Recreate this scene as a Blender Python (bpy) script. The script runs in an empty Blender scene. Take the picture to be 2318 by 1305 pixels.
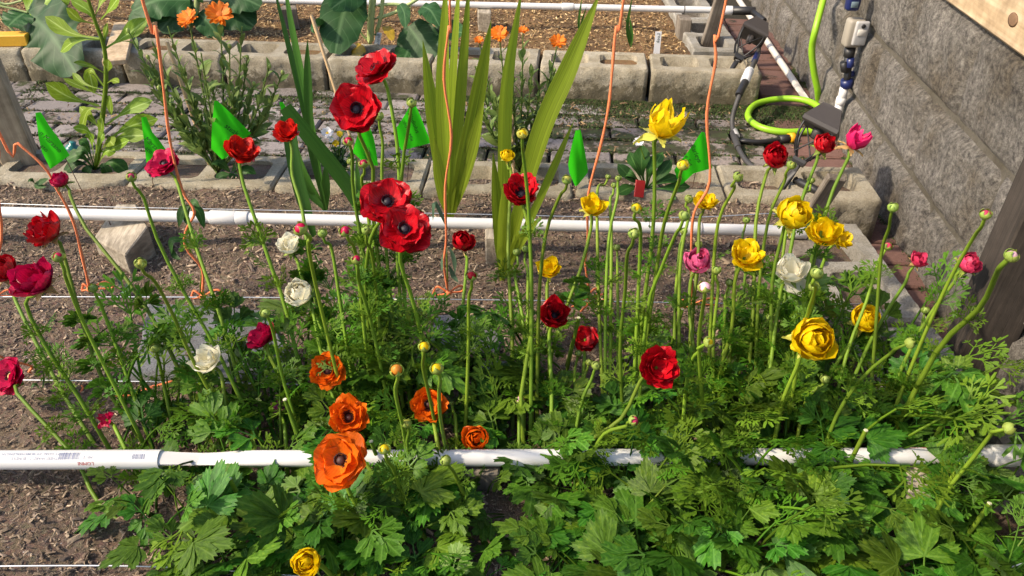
import bpy, bmesh, math, random
import numpy as np
from mathutils import Vector, Matrix, Euler, noise

R = math.radians
SC = bpy.context.scene
COL = SC.collection
rng = random.Random(11)

# ------------------------------------------------------------------ camera, light, exposure
H = 0.98                      # camera height above the bed soil (z = 0)
PITCH = R(35.0)
F, CX, CY = 1740.0, 1159.0, 652.5
cam_d = bpy.data.cameras.new('camera')
cam = bpy.data.objects.new('camera', cam_d)
COL.objects.link(cam)
cam.location = (0, 0, H)
cam.rotation_euler = (R(90) - PITCH, 0, 0)
cam_d.sensor_width = 36.0
cam_d.lens = 36.0 * F / 2318.0
cam_d.clip_start = 0.02
cam_d.clip_end = 400
SC.camera = cam

SUN_EL, SUN_AZ = R(42), R(-104)      # azimuth measured from +Y towards +X: the sun stands left and a little behind
w = bpy.data.worlds.new('World')
SC.world = w
w.use_nodes = True
nt = w.node_tree
bg = nt.nodes['Background']
sky = nt.nodes.new('ShaderNodeTexSky')
sky.sky_type = 'NISHITA'
sky.sun_disc = False
sky.sun_elevation = SUN_EL
sky.sun_rotation = SUN_AZ
sky.air_density = 1.0
sky.dust_density = 2.5
nt.links.new(sky.outputs[0], bg.inputs[0])
bg.inputs[1].default_value = 0.15
sun_d = bpy.data.lights.new('sun', 'SUN')
sun_d.energy = 3.3
sun_d.angle = R(2.5)
sun_d.color = (1.0, 0.86, 0.66)
sun = bpy.data.objects.new('sun', sun_d)
COL.objects.link(sun)
sd = Vector((math.sin(SUN_AZ) * math.cos(SUN_EL), math.cos(SUN_AZ) * math.cos(SUN_EL), math.sin(SUN_EL)))
sun.rotation_euler = sd.to_track_quat('Z', 'Y').to_euler()
SC.view_settings.view_transform = 'Standard'
SC.view_settings.look = 'None'
SC.view_settings.gamma = 1
SC.view_settings.exposure = 0.75
SC.render.engine = 'CYCLES'

# ------------------------------------------------------------------ pixel helpers (photo pixels, 2318 x 1305)
CP, SP = math.cos(PITCH), math.sin(PITCH)
def ray(px, py):
    r = (px - CX) / F; u = (CY - py) / F
    return Vector((r, CP + u * SP, -SP + u * CP))
def G(px, py, z=0.0):
    d = ray(px, py); t = (z - H) / d.z
    return Vector((0, 0, H)) + d * t
def DZ(px, py, zc):
    return Vector((0, 0, H)) + ray(px, py) * zc
def AY(px, py, y):
    d = ray(px, py)
    return Vector((0, 0, H)) + d * (y / d.y)
def pix(p):
    q = Vector(p) - Vector((0, 0, H))
    zc = q.y * CP - q.z * SP
    return (CX + F * q.x / zc, CY - F * (q.y * SP + q.z * CP) / zc, zc)

# ------------------------------------------------------------------ materials
def new_mat(name):
    m = bpy.data.materials.new(name); m.use_nodes = True
    n = m.node_tree.nodes; l = m.node_tree.links
    return m, n, l, n['Principled BSDF'], n['Material Output']
def ramp(n, stops):
    r = n.new('ShaderNodeValToRGB')
    e = r.color_ramp.elements
    while len(e) < len(stops): e.new(0.5)
    for i, (p, c) in enumerate(stops):
        e[i].position = p; e[i].color = (*c, 1)
    return r
def noise_n(n, l, scale, detail=6, rough=0.6, coord=None, dim=None):
    t = n.new('ShaderNodeTexNoise')
    t.inputs['Scale'].default_value = scale; t.inputs['Detail'].default_value = detail
    t.inputs['Roughness'].default_value = rough
    if coord is not None: l.new(coord, t.inputs['Vector'])
    return t
def mixc(n, l, a, b, fac, mode='MIX'):
    m = n.new('ShaderNodeMix'); m.data_type = 'RGBA'; m.blend_type = mode
    for sock, v in ((m.inputs[0], fac), (m.inputs[6], a), (m.inputs[7], b)):
        if isinstance(v, (int, float)): sock.default_value = v
        elif isinstance(v, tuple): sock.default_value = (*v, 1)
        else: l.new(v, sock)
    return m.outputs[2]
def bump_n(n, l, h, strength=0.5, dist=0.01, normal=None):
    b = n.new('ShaderNodeBump'); b.inputs['Strength'].default_value = strength
    b.inputs['Distance'].default_value = dist
    l.new(h, b.inputs['Height'])
    if normal is not None: l.new(normal, b.inputs['Normal'])
    return b.outputs[0]
def objcoord(n):
    return n.new('ShaderNodeTexCoord').outputs['Object']
def poscoord(n):
    return n.new('ShaderNodeNewGeometry').outputs['Position']

def mat_plain(name, col, rough=0.5, metal=0.0, var=0.12, bump=0.0, scale=60):
    m, n, l, p, o = new_mat(name)
    t = noise_n(n, l, scale, coord=poscoord(n))
    c = mixc(n, l, tuple(x * (1 - var) for x in col), tuple(min(1, x * (1 + var)) for x in col), t.outputs[0])
    l.new(c, p.inputs['Base Color'])
    p.inputs['Roughness'].default_value = rough; p.inputs['Metallic'].default_value = metal
    if bump: l.new(bump_n(n, l, t.outputs[0], bump, 0.002), p.inputs['Normal'])
    return m

def mat_thin(name, col, transl=0.35, rough=0.45, kind='petal', dark=0.72, rib=None, tint=None, spread=0.18, base=None, base_end=0.35, hi=None):
    """petals and leaves: streaked along the UV v axis, a share of light passes through"""
    m, n, l, p, o = new_mat(name)
    uv = n.new('ShaderNodeTexCoord').outputs['UV']
    mp = n.new('ShaderNodeMapping'); l.new(uv, mp.inputs[0])
    mp.inputs['Scale'].default_value = (22, 1.6, 1) if kind == 'petal' else (6, 6, 1)
    oi = n.new('ShaderNodeObjectInfo')
    cb = n.new('ShaderNodeCombineXYZ'); l.new(oi.outputs['Random'], cb.inputs[2])
    ad = n.new('ShaderNodeVectorMath'); ad.operation = 'ADD'
    sc = n.new('ShaderNodeVectorMath'); sc.operation = 'SCALE'; sc.inputs[3].default_value = 37.0
    l.new(cb.outputs[0], sc.inputs[0]); l.new(mp.outputs[0], ad.inputs[0]); l.new(sc.outputs[0], ad.inputs[1])
    t = noise_n(n, l, 1.0, 4, 0.6, ad.outputs[0])
    rr = ramp(n, [(0.3, tuple(x * dark for x in col)), (0.56 if hi else 0.62, col)] + ([(0.72, hi)] if hi else []))
    l.new(t.outputs[0], rr.inputs[0])
    c = rr.outputs[0]
    if rib is not None:
        sx = n.new('ShaderNodeSeparateXYZ'); l.new(uv, sx.inputs[0])
        a = n.new('ShaderNodeMath'); a.operation = 'SUBTRACT'; l.new(sx.outputs[0], a.inputs[0]); a.inputs[1].default_value = 0.5
        b = n.new('ShaderNodeMath'); b.operation = 'ABSOLUTE'; l.new(a.outputs[0], b.inputs[0])
        rb = ramp(n, [(0.0, (1, 1, 1)), (0.07, (0, 0, 0))]); l.new(b.outputs[0], rb.inputs[0])
        # side veins leave the rib at a slant
        s1 = n.new('ShaderNodeMath'); s1.operation = 'MULTIPLY_ADD'
        l.new(b.outputs[0], s1.inputs[0]); s1.inputs[1].default_value = -0.55; l.new(sx.outputs[1], s1.inputs[2])
        s2 = n.new('ShaderNodeMath'); s2.operation = 'MULTIPLY'; l.new(s1.outputs[0], s2.inputs[0]); s2.inputs[1].default_value = 6.5
        s3 = n.new('ShaderNodeMath'); s3.operation = 'FRACT'; l.new(s2.outputs[0], s3.inputs[0])
        rv = ramp(n, [(0.0, (0.55, 0.55, 0.55)), (0.12, (0, 0, 0))]); l.new(s3.outputs[0], rv.inputs[0])
        mx = mixc(n, l, rb.outputs[0], rv.outputs[0], 1.0, 'LIGHTEN')
        c = mixc(n, l, c, rib, mx)
    if base is not None:
        sx2 = n.new('ShaderNodeSeparateXYZ'); l.new(uv, sx2.inputs[0])
        r2 = ramp(n, [(0.0, (1, 1, 1)), (base_end, (0, 0, 0))]); l.new(sx2.outputs[1], r2.inputs[0])
        c = mixc(n, l, c, base, r2.outputs[0])
    hs = n.new('ShaderNodeHueSaturation')
    mr = n.new('ShaderNodeMapRange'); l.new(oi.outputs['Random'], mr.inputs[0])
    mr.inputs[3].default_value = 1 - spread * 1.2; mr.inputs[4].default_value = 1 + spread
    l.new(mr.outputs[0], hs.inputs['Value']); l.new(c, hs.inputs['Color'])
    if tint:
        mr2 = n.new('ShaderNodeMapRange')
        m7 = n.new('ShaderNodeMath'); m7.operation = 'FRACT'
        m8 = n.new('ShaderNodeMath'); m8.operation = 'MULTIPLY'; m8.inputs[1].default_value = 17.3
        l.new(oi.outputs['Random'], m8.inputs[0]); l.new(m8.outputs[0], m7.inputs[0]); l.new(m7.outputs[0], mr2.inputs[0])
        mr2.inputs[3].default_value = 0.5 - tint; mr2.inputs[4].default_value = 0.5 + tint
        l.new(mr2.outputs[0], hs.inputs['Hue'])
    l.new(hs.outputs[0], p.inputs['Base Color'])
    p.inputs['Roughness'].default_value = rough
    p.inputs['Specular IOR Level'].default_value = 0.22 if kind == 'leaf' else 0.35
    l.new(bump_n(n, l, t.outputs[0], 0.35, 0.0015), p.inputs['Normal'])
    tr = n.new('ShaderNodeBsdfTranslucent'); l.new(hs.outputs[0], tr.inputs[0])
    ms = n.new('ShaderNodeMixShader'); ms.inputs[0].default_value = transl
    l.new(p.outputs[0], ms.inputs[1]); l.new(tr.outputs[0], ms.inputs[2]); l.new(ms.outputs[0], o.inputs[0])
    return m

def mat_attr(name, rough=0.85, bump=0.6, scale=350):
    """colour from the mesh attribute 'Col' with fine grain"""
    m, n, l, p, o = new_mat(name)
    a = n.new('ShaderNodeAttribute'); a.attribute_name = 'Col'
    t = noise_n(n, l, scale, 5, 0.7, poscoord(n))
    rr = ramp(n, [(0.25, (0.6, 0.6, 0.6)), (0.7, (1.15, 1.15, 1.15))]); l.new(t.outputs[0], rr.inputs[0])
    l.new(mixc(n, l, a.outputs['Color'], rr.outputs[0], 1.0, 'MULTIPLY'), p.inputs['Base Color'])
    p.inputs['Roughness'].default_value = rough
    l.new(bump_n(n, l, t.outputs[0], bump, 0.003), p.inputs['Normal'])
    return m

def mat_soil(name, stops, wet=None):
    m, n, l, p, o = new_mat(name)
    pc = poscoord(n)
    t1 = noise_n(n, l, 420, 6, 0.75, pc)
    t2 = noise_n(n, l, 5, 4, 0.6, pc)
    v = n.new('ShaderNodeTexVoronoi'); v.inputs['Scale'].default_value = 130; l.new(pc, v.inputs['Vector'])
    rr = ramp(n, stops); l.new(t1.outputs[0], rr.inputs[0])
    r2 = ramp(n, [(0.33, (0.62, 0.6, 0.58)), (0.6, (1.05, 1.03, 1.0))]); l.new(t2.outputs[0], r2.inputs[0])
    c = mixc(n, l, rr.outputs[0], r2.outputs[0], 1.0, 'MULTIPLY')
    c = mixc(n, l, c, v.outputs['Color'], 0.10, 'OVERLAY')
    l.new(c, p.inputs['Base Color'])
    p.inputs['Roughness'].default_value = 0.95
    l.new(bump_n(n, l, t1.outputs[0], 0.9, 0.006, bump_n(n, l, v.outputs['Distance'], 0.5, 0.004)), p.inputs['Normal'])
    return m

def mat_concrete(name, col, dark, dirt=None, dirt_z=None, scale=1.0):
    m, n, l, p, o = new_mat(name)
    pc = poscoord(n)
    t1 = noise_n(n, l, 260 * scale, 6, 0.7, pc)
    t2 = noise_n(n, l, 14, 6, 0.65, pc)
    v = n.new('ShaderNodeTexVoronoi'); v.inputs['Scale'].default_value = 330 * scale; l.new(pc, v.inputs['Vector'])
    rr = ramp(n, [(0.28, dark), (0.5, col), (0.75, tuple(min(1, x * 1.25) for x in col))]); l.new(t1.outputs[0], rr.inputs[0])
    r2 = ramp(n, [(0.35, (0.66, 0.63, 0.56)), (0.6, (1, 1, 1))]); l.new(t2.outputs[0], r2.inputs[0])
    c = mixc(n, l, rr.outputs[0], r2.outputs[0], 1.0, 'MULTIPLY')
    if dirt:
        sx = n.new('ShaderNodeSeparateXYZ'); l.new(pc, sx.inputs[0])
        mr = n.new('ShaderNodeMapRange'); l.new(sx.outputs[2], mr.inputs[0])
        mr.inputs[1].default_value = dirt_z[0]; mr.inputs[2].default_value = dirt_z[1]
        mr.inputs[3].default_value = 0.24; mr.inputs[4].default_value = -0.22
        ad = n.new('ShaderNodeMath'); ad.operation = 'ADD'
        t3 = noise_n(n, l, 38, 7, 0.75, pc)
        l.new(mr.outputs[0], ad.inputs[0]); l.new(t3.outputs[0], ad.inputs[1])
        r3 = ramp(n, [(0.5, (0, 0, 0)), (0.62, (0.85, 0.85, 0.85))]); l.new(ad.outputs[0], r3.inputs[0])
        c = mixc(n, l, c, dirt, r3.outputs[0])
    oi = n.new('ShaderNodeObjectInfo')
    hs = n.new('ShaderNodeHueSaturation'); mr = n.new('ShaderNodeMapRange'); l.new(oi.outputs['Random'], mr.inputs[0])
    mr.inputs[3].default_value = 0.86; mr.inputs[4].default_value = 1.12
    l.new(mr.outputs[0], hs.inputs['Value']); l.new(c, hs.inputs['Color'])
    l.new(hs.outputs[0], p.inputs['Base Color'])
    p.inputs['Roughness'].default_value = 0.92
    t4 = noise_n(n, l, 70, 6, 0.75, pc)
    l.new(bump_n(n, l, t1.outputs[0], 0.8, 0.004, bump_n(n, l, t4.outputs[0], 0.7, 0.010)), p.inputs['Normal'])
    return m

def mat_brick(name, stops, moss, amount):
    m, n, l, p, o = new_mat(name)
    pc = poscoord(n)
    oi = n.new('ShaderNodeObjectInfo')
    rr = ramp(n, stops); l.new(oi.outputs['Random'], rr.inputs[0])
    t1 = noise_n(n, l, 180, 6, 0.7, pc)
    r1 = ramp(n, [(0.3, (0.62, 0.62, 0.62)), (0.7, (1.2, 1.2, 1.2))]); l.new(t1.outputs[0], r1.inputs[0])
    c = mixc(n, l, rr.outputs[0], r1.outputs[0], 1.0, 'MULTIPLY')
    t2 = noise_n(n, l, 9, 9, 0.72, pc)
    r2 = ramp(n, [(amount, (0, 0, 0)), (amount + 0.06, (1, 1, 1))]); l.new(t2.outputs[0], r2.inputs[0])
    tm = noise_n(n, l, 25, 4, 0.6, pc)
    rm = ramp(n, [(0.4, moss[0]), (0.65, moss[1])]); l.new(tm.outputs[0], rm.inputs[0])
    c = mixc(n, l, c, rm.outputs[0], r2.outputs[0])
    l.new(c, p.inputs['Base Color']); p.inputs['Roughness'].default_value = 0.85
    ad = n.new('ShaderNodeMath'); ad.operation = 'ADD'; l.new(t1.outputs[0], ad.inputs[0]); l.new(r2.outputs[0], ad.inputs[1])
    l.new(bump_n(n, l, ad.outputs[0], 0.6, 0.003), p.inputs['Normal'])
    return m

def mat_wood(name, light, dark, axis='X', scale=1.0, knots=True):
    m, n, l, p, o = new_mat(name)
    oc = objcoord(n)
    mp = n.new('ShaderNodeMapping'); l.new(oc, mp.inputs[0])
    s = {'X': (3, 90, 90), 'Y': (90, 3, 90), 'Z': (90, 90, 3)}[axis]
    mp.inputs['Scale'].default_value = tuple(x * scale for x in s)
    t = noise_n(n, l, 1.0, 6, 0.65, mp.outputs[0]); t.inputs['Distortion'].default_value = 0.6
    t2 = noise_n(n, l, 16, 5, 0.6, oc)
    rr = ramp(n, [(0.3, dark), (0.62, light)]); l.new(t.outputs[0], rr.inputs[0])
    r2 = ramp(n, [(0.35, (0.6, 0.58, 0.55)), (0.6, (1, 1, 1))]); l.new(t2.outputs[0], r2.inputs[0])
    l.new(mixc(n, l, rr.outputs[0], r2.outputs[0], 1.0, 'MULTIPLY'), p.inputs['Base Color'])
    p.inputs['Roughness'].default_value = 0.85
    l.new(bump_n(n, l, t.outputs[0], 0.6, 0.003), p.inputs['Normal'])
    return m

M = {}
# petals
M['red'] = mat_thin('petal_red', (0.64, 0.006, 0.016), 0.22, 0.34, dark=0.42)
M['scarlet'] = mat_thin('petal_scarlet', (0.78, 0.022, 0.012), 0.25, 0.4, dark=0.62)
M['crimson'] = mat_thin('petal_crimson', (0.62, 0.006, 0.075), 0.25, 0.38, dark=0.62)
M['hotpink'] = mat_thin('petal_hot_pink', (0.80, 0.02, 0.16), 0.3, 0.4, dark=0.7)
M['rosepink'] = mat_thin('petal_rose_pink', (0.80, 0.06, 0.16), 0.3, 0.4, dark=0.65)
M['pink'] = mat_thin('petal_pink', (0.86, 0.16, 0.36), 0.3, 0.4, dark=0.7, base=(0.92, 0.55, 0.62), base_end=0.5)
M['yellow'] = mat_thin('petal_yellow', (0.95, 0.70, 0.006), 0.42, 0.4, dark=0.8, spread=0.08)
M['orange'] = mat_thin('petal_orange', (0.92, 0.17, 0.006), 0.28, 0.42, dark=0.68, base=(0.95, 0.36, 0.04), base_end=0.45)
M['white'] = mat_thin('petal_white', (0.97, 0.93, 0.76), 0.40, 0.5, dark=0.95, spread=0.02, base=(0.92, 0.90, 0.62), base_end=0.2)
M['purple'] = mat_thin('petal_withered_purple', (0.22, 0.02, 0.11), 0.2, 0.6, dark=0.5)
M['calendula'] = mat_thin('petal_calendula', (0.92, 0.25, 0.012), 0.25, 0.5, dark=0.75)
M['daisy'] = mat_thin('petal_daisy', (0.85, 0.83, 0.84), 0.25, 0.5, dark=0.9)
# greens
M['leaf'] = mat_thin('leaf_green', (0.068, 0.175, 0.012), 0.32, 0.48, 'leaf', 0.55, rib=(0.12, 0.25, 0.035), tint=0.03, spread=0.36, hi=(0.15, 0.26, 0.02))
M['leaf_fine'] = mat_thin('leaf_fine_green', (0.115, 0.24, 0.014), 0.3, 0.5, 'leaf', 0.65, tint=0.025, spread=0.32)
M['leaf_pale'] = mat_thin('leaf_pale_green', (0.17, 0.30, 0.06), 0.32, 0.55, 'leaf', 0.75, rib=(0.24, 0.36, 0.11), tint=0.015)
M['stem'] = mat_thin('stem_green', (0.175, 0.28, 0.022), 0.05, 0.5, 'leaf', 0.75, tint=0.012, spread=0.25)
M['sepal'] = mat_thin('sepal_green', (0.30, 0.40, 0.07), 0.2, 0.5, 'petal', 0.7, tint=0.015)
M['sepal_tan'] = mat_thin('sepal_tan', (0.55, 0.36, 0.14), 0.2, 0.5, 'petal', 0.65)
M['sepal_yellow'] = mat_thin('sepal_yellow', (0.62, 0.60, 0.10), 0.25, 0.5, 'petal', 0.75)
M['budgreen'] = mat_thin('bud_green', (0.33, 0.44, 0.10), 0.1, 0.55, 'petal', 0.7, tint=0.02)
M['glad'] = mat_thin('gladiolus_green', (0.29, 0.39, 0.026), 0.45, 0.42, 'petal', 0.5, spread=0.15)
M['glad_dark'] = mat_thin('gladiolus_dark_green', (0.065, 0.18, 0.024), 0.3, 0.42, 'petal', 0.7, spread=0.15)
M['weed'] = mat_thin('weed_green', (0.215, 0.335, 0.022), 0.32, 0.5, 'leaf', 0.75, rib=(0.45, 0.6, 0.15), tint=0.012)
M['cal_leaf'] = mat_thin('calendula_leaf', (0.17, 0.25, 0.06), 0.25, 0.55, 'leaf', 0.7, tint=0.015)
M['cabbage'] = mat_thin('cabbage_leaf', (0.030, 0.092, 0.024), 0.15, 0.5, 'leaf', 0.7, rib=(0.10, 0.19, 0.075), spread=0.2)
M['yellow_leaf'] = mat_thin('yellowed_leaf', (0.55, 0.36, 0.03), 0.25, 0.55, 'leaf', 0.65)
M['dark_leaf'] = mat_thin('dark_leaf', (0.032, 0.10, 0.016), 0.18, 0.5, 'leaf', 0.65, rib=(0.08, 0.17, 0.04), spread=0.3)
M['cab_stem'] = mat_thin('broccoli_stem', (0.42, 0.50, 0.20), 0.05, 0.5, 'leaf', 0.8)
M['grey_leaf'] = mat_thin('wilted_grey_leaf', (0.11, 0.19, 0.11), 0.2, 0.6, 'leaf', 0.7)
# things
M['stamen'] = mat_plain('stamen_dark', (0.014, 0.008, 0.016), 0.6, var=0.3)
M['stamen_brown'] = mat_plain('stamen_brown', (0.05, 0.012, 0.008), 0.6, var=0.4, scale=400)
M['pistil'] = mat_plain('pistil', (0.75, 0.6, 0.25), 0.5)
M['disc_orange'] = mat_plain('calendula_disc', (0.55, 0.13, 0.01), 0.8, var=0.3, bump=0.5, scale=500)
M['disc_yellow'] = mat_plain('daisy_disc', (0.8, 0.5, 0.02), 0.8, var=0.2, bump=0.5, scale=500)
M['soil'] = mat_soil('bed_soil', [(0.3, (0.06, 0.042, 0.029)), (0.5, (0.18, 0.126, 0.088)), (0.68, (0.33, 0.24, 0.17))])
M['soil_back'] = mat_soil('back_bed_soil', [(0.3, (0.05, 0.025, 0.01)), (0.5, (0.20, 0.115, 0.045)), (0.7, (0.42, 0.26, 0.11))])
M['dirt'] = mat_soil('path_dirt', [(0.3, (0.012, 0.011, 0.007)), (0.5, (0.034, 0.028, 0.016)), (0.7, (0.07, 0.058, 0.032))])
M['chips'] = mat_attr('mulch_chips')
M['moss'] = mat_attr('moss_tufts', 0.9, 0.3)
M['block'] = mat_concrete('concrete_block', (0.42, 0.37, 0.275), (0.24, 0.21, 0.155), dirt=(0.10, 0.082, 0.045), dirt_z=(-0.10, 0.03))
M['block_side'] = mat_concrete('concrete_block_grey', (0.33, 0.31, 0.27), (0.17, 0.16, 0.14), dirt=(0.09, 0.075, 0.045), dirt_z=(-0.10, 0.03))
def mat_stone():
    m, n, l, p, o = new_mat('split_face_stone')
    pc = poscoord(n)
    t1 = noise_n(n, l, 75, 8, 0.8, pc); t2 = noise_n(n, l, 5.5, 5, 0.6, pc); t3 = noise_n(n, l, 330, 4, 0.7, pc)
    rr = ramp(n, [(0.36, (0.055, 0.05, 0.046)), (0.5, (0.20, 0.18, 0.155)), (0.66, (0.40, 0.37, 0.32))]); l.new(t1.outputs[0], rr.inputs[0])
    r2 = ramp(n, [(0.35, (0.62, 0.56, 0.47)), (0.5, (0.88, 0.88, 0.88)), (0.64, (1.15, 1.15, 1.18))]); l.new(t2.outputs[0], r2.inputs[0])
    c = mixc(n, l, rr.outputs[0], r2.outputs[0], 1.0, 'MULTIPLY')
    r3 = ramp(n, [(0.3, (0.6, 0.6, 0.6)), (0.7, (1.25, 1.25, 1.25))]); l.new(t3.outputs[0], r3.inputs[0])
    l.new(mixc(n, l, c, r3.outputs[0], 1.0, 'MULTIPLY'), p.inputs['Base Color'])
    p.inputs['Roughness'].default_value = 0.95
    l.new(bump_n(n, l, t1.outputs[0], 1.0, 0.012, bump_n(n, l, t3.outputs[0], 0.6, 0.003)), p.inputs['Normal'])
    return m
M['stone'] = mat_stone()
M['mortar'] = mat_concrete('mortar', (0.13, 0.115, 0.09), (0.07, 0.062, 0.05))
M['slate'] = mat_concrete('stepping_stone', (0.19, 0.195, 0.21), (0.10, 0.10, 0.11))
M['brick'] = mat_brick('path_brick', [(0.0, (0.19, 0.165, 0.155)), (0.4, (0.27, 0.235, 0.22)), (0.7, (0.22, 0.18, 0.16)), (1.0, (0.33, 0.295, 0.275))],
                       ((0.022, 0.019, 0.008), (0.035, 0.045, 0.010)), 0.505)
M['brick_mossy'] = mat_brick('mossy_brick', [(0.0, (0.22, 0.18, 0.16)), (1.0, (0.31, 0.26, 0.23))],
                       ((0.030, 0.026, 0.010), (0.035, 0.055, 0.010)), 0.44)
M['brick_red'] = mat_brick('red_brick', [(0.0, (0.12, 0.062, 0.048)), (0.5, (0.18, 0.09, 0.07)), (1.0, (0.15, 0.08, 0.065))],
                       ((0.018, 0.016, 0.008), (0.03, 0.034, 0.010)), 0.575)
M['wood_grey'] = mat_wood('weathered_wood', (0.46, 0.40, 0.31), (0.20, 0.165, 0.12), 'Y')
M['wood_post'] = mat_wood('post_wood', (0.46, 0.36, 0.24), (0.24, 0.18, 0.11), 'Z')
M['wood_dark'] = mat_wood('dark_stained_wood', (0.060, 0.046, 0.036), (0.022, 0.017, 0.013), 'Z')
M['wood_pale'] = mat_wood('pale_timber', (0.62, 0.47, 0.30), (0.42, 0.29, 0.16), 'Y', 0.6)
M['wood_old'] = mat_wood('old_grey_wood', (0.25, 0.21, 0.165), (0.10, 0.08, 0.06), 'Z')
M['wood_knot'] = mat_plain('knot_wood', (0.20, 0.115, 0.06), 0.8, var=0.4, scale=120)
M['bamboo'] = mat_plain('bamboo', (0.62, 0.42, 0.22), 0.6)
M['pvc'] = mat_plain('white_pvc', (0.66, 0.65, 0.63), 0.35, var=0.05, scale=25)
M['pvc_dirty'] = mat_plain('dusty_pvc', (0.62, 0.585, 0.53), 0.5, var=0.10, scale=25)
M['wire'] = mat_plain('galvanised_wire', (0.55, 0.57, 0.60), 0.35, 0.7)
M['nail'] = mat_plain('rusty_nail', (0.13, 0.075, 0.05), 0.6, 0.3)
M['string'] = mat_plain('orange_string', (0.82, 0.22, 0.08), 0.8, var=0.25, scale=500, bump=0.5)
M['flag'] = mat_thin('flag_vinyl', (0.045, 0.66, 0.012), 0.4, 0.3, 'petal', 0.93, spread=0.05)
M['ink'] = mat_plain('marker_ink', (0.006, 0.03, 0.006), 0.5)
M['print_grey'] = mat_plain('print_blue_grey', (0.22, 0.24, 0.34), 0.5)
M['print_red'] = mat_plain('print_red', (0.45, 0.06, 0.05), 0.5)
M['black'] = mat_plain('black_plastic', (0.018, 0.017, 0.017), 0.45, var=0.25)
M['lamp_black'] = mat_plain('weathered_lamp_plastic', (0.045, 0.038, 0.035), 0.55, var=0.2)
M['panel'] = mat_plain('solar_panel', (0.045, 0.05, 0.065), 0.2)
M['tube_grey'] = mat_plain('faded_tube', (0.05, 0.047, 0.045), 0.6, var=0.25)
M['hose'] = mat_plain('green_hose', (0.27, 0.52, 0.02), 0.4, var=0.06)
M['hose_print'] = mat_plain('hose_print', (0.06, 0.12, 0.01), 0.5)
M['valve_grey'] = mat_plain('valve_grey', (0.42, 0.41, 0.40), 0.45)
M['valve_beige'] = mat_plain('valve_beige', (0.32, 0.285, 0.23), 0.5)
M['blue'] = mat_plain('navy_plastic', (0.012, 0.02, 0.10), 0.35)
M['screen'] = mat_plain('lcd', (0.16, 0.22, 0.25), 0.25)
M['brass'] = mat_plain('brass', (0.55, 0.30, 0.06), 0.3, 0.9)
M['yellow_plastic'] = mat_plain('yellow_plastic', (0.78, 0.38, 0.01), 0.4)
M['yellow_paint'] = mat_plain('yellow_paint', (0.72, 0.38, 0.02), 0.6, var=0.15, bump=0.3, scale=150)
M['label_white'] = mat_plain('white_label', (0.78, 0.78, 0.78), 0.5, var=0.04)
M['teal'] = mat_plain('teal_plastic', (0.02, 0.16, 0.15), 0.25)
M['red_item'] = mat_plain('red_plastic', (0.4, 0.015, 0.015), 0.4)
M['cut'] = mat_plain('cut_stem', (0.7, 0.68, 0.45), 0.6)

# ------------------------------------------------------------------ object helpers
def mesh(name, verts, faces, mat=None, smooth=True, uvs=None, cols=None):
    me = bpy.data.meshes.new(name)
    me.from_pydata([tuple(v) for v in verts], [], faces)
    if uvs is not None:
        ul = me.uv_layers.new(name='UVMap')
        vi = np.empty(len(me.loops), dtype=np.int32); me.loops.foreach_get('vertex_index', vi)
        ul.data.foreach_set('uv', np.asarray(uvs, dtype=np.float32)[vi].ravel())
    if cols is not None:
        ca = me.color_attributes.new('Col', 'FLOAT_COLOR', 'POINT')
        ca.data.foreach_set('color', np.asarray(cols, dtype=np.float32).ravel())
    if smooth: me.polygons.foreach_set('use_smooth', [True] * len(me.polygons))
    if mat is not None: me.materials.append(mat)
    me.update()
    return me
def link(name, me, parent=None, mat=None):
    o = bpy.data.objects.new(name, me)
    COL.objects.link(o)
    if parent is not None: o.parent = parent
    if mat is not None and me is not None:
        if not me.materials: me.materials.append(mat)
        o.material_slots[0].link = 'OBJECT'
        o.material_slots[0].material = mat
    return o
def tag(o, label, cat, group=None):
    o['label'] = label; o['category'] = cat
    if group: o['group'] = group
    return o
def struct(o):
    o['kind'] = 'structure'; return o
def stuff(o):
    o['kind'] = 'stuff'; return o
def thing(name, loc, label, cat, group=None):
    e = bpy.data.objects.new(name, None); COL.objects.link(e)
    e.location = loc; e.empty_display_size = 0.02
    return tag(e, label, cat, group)
def part(name, verts, faces, mat, parent, smooth=True, uvs=None, cols=None):
    """verts in world space, stored relative to the parent's location"""
    o = Vector((0, 0, 0))
    p = parent
    while p is not None: o = o + p.location; p = p.parent
    return link(name, mesh(name, [Vector(v) - o for v in verts], faces, mat, smooth, uvs, cols), parent)
def solo(name, verts, faces, mat, label, cat, group=None, smooth=True, uvs=None, origin=None):
    o = Vector(origin) if origin is not None else Vector(verts[0])
    ob = link(name, mesh(name, [Vector(v) - o for v in verts], faces, mat, smooth, uvs))
    ob.location = o
    return tag(ob, label, cat, group)

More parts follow.
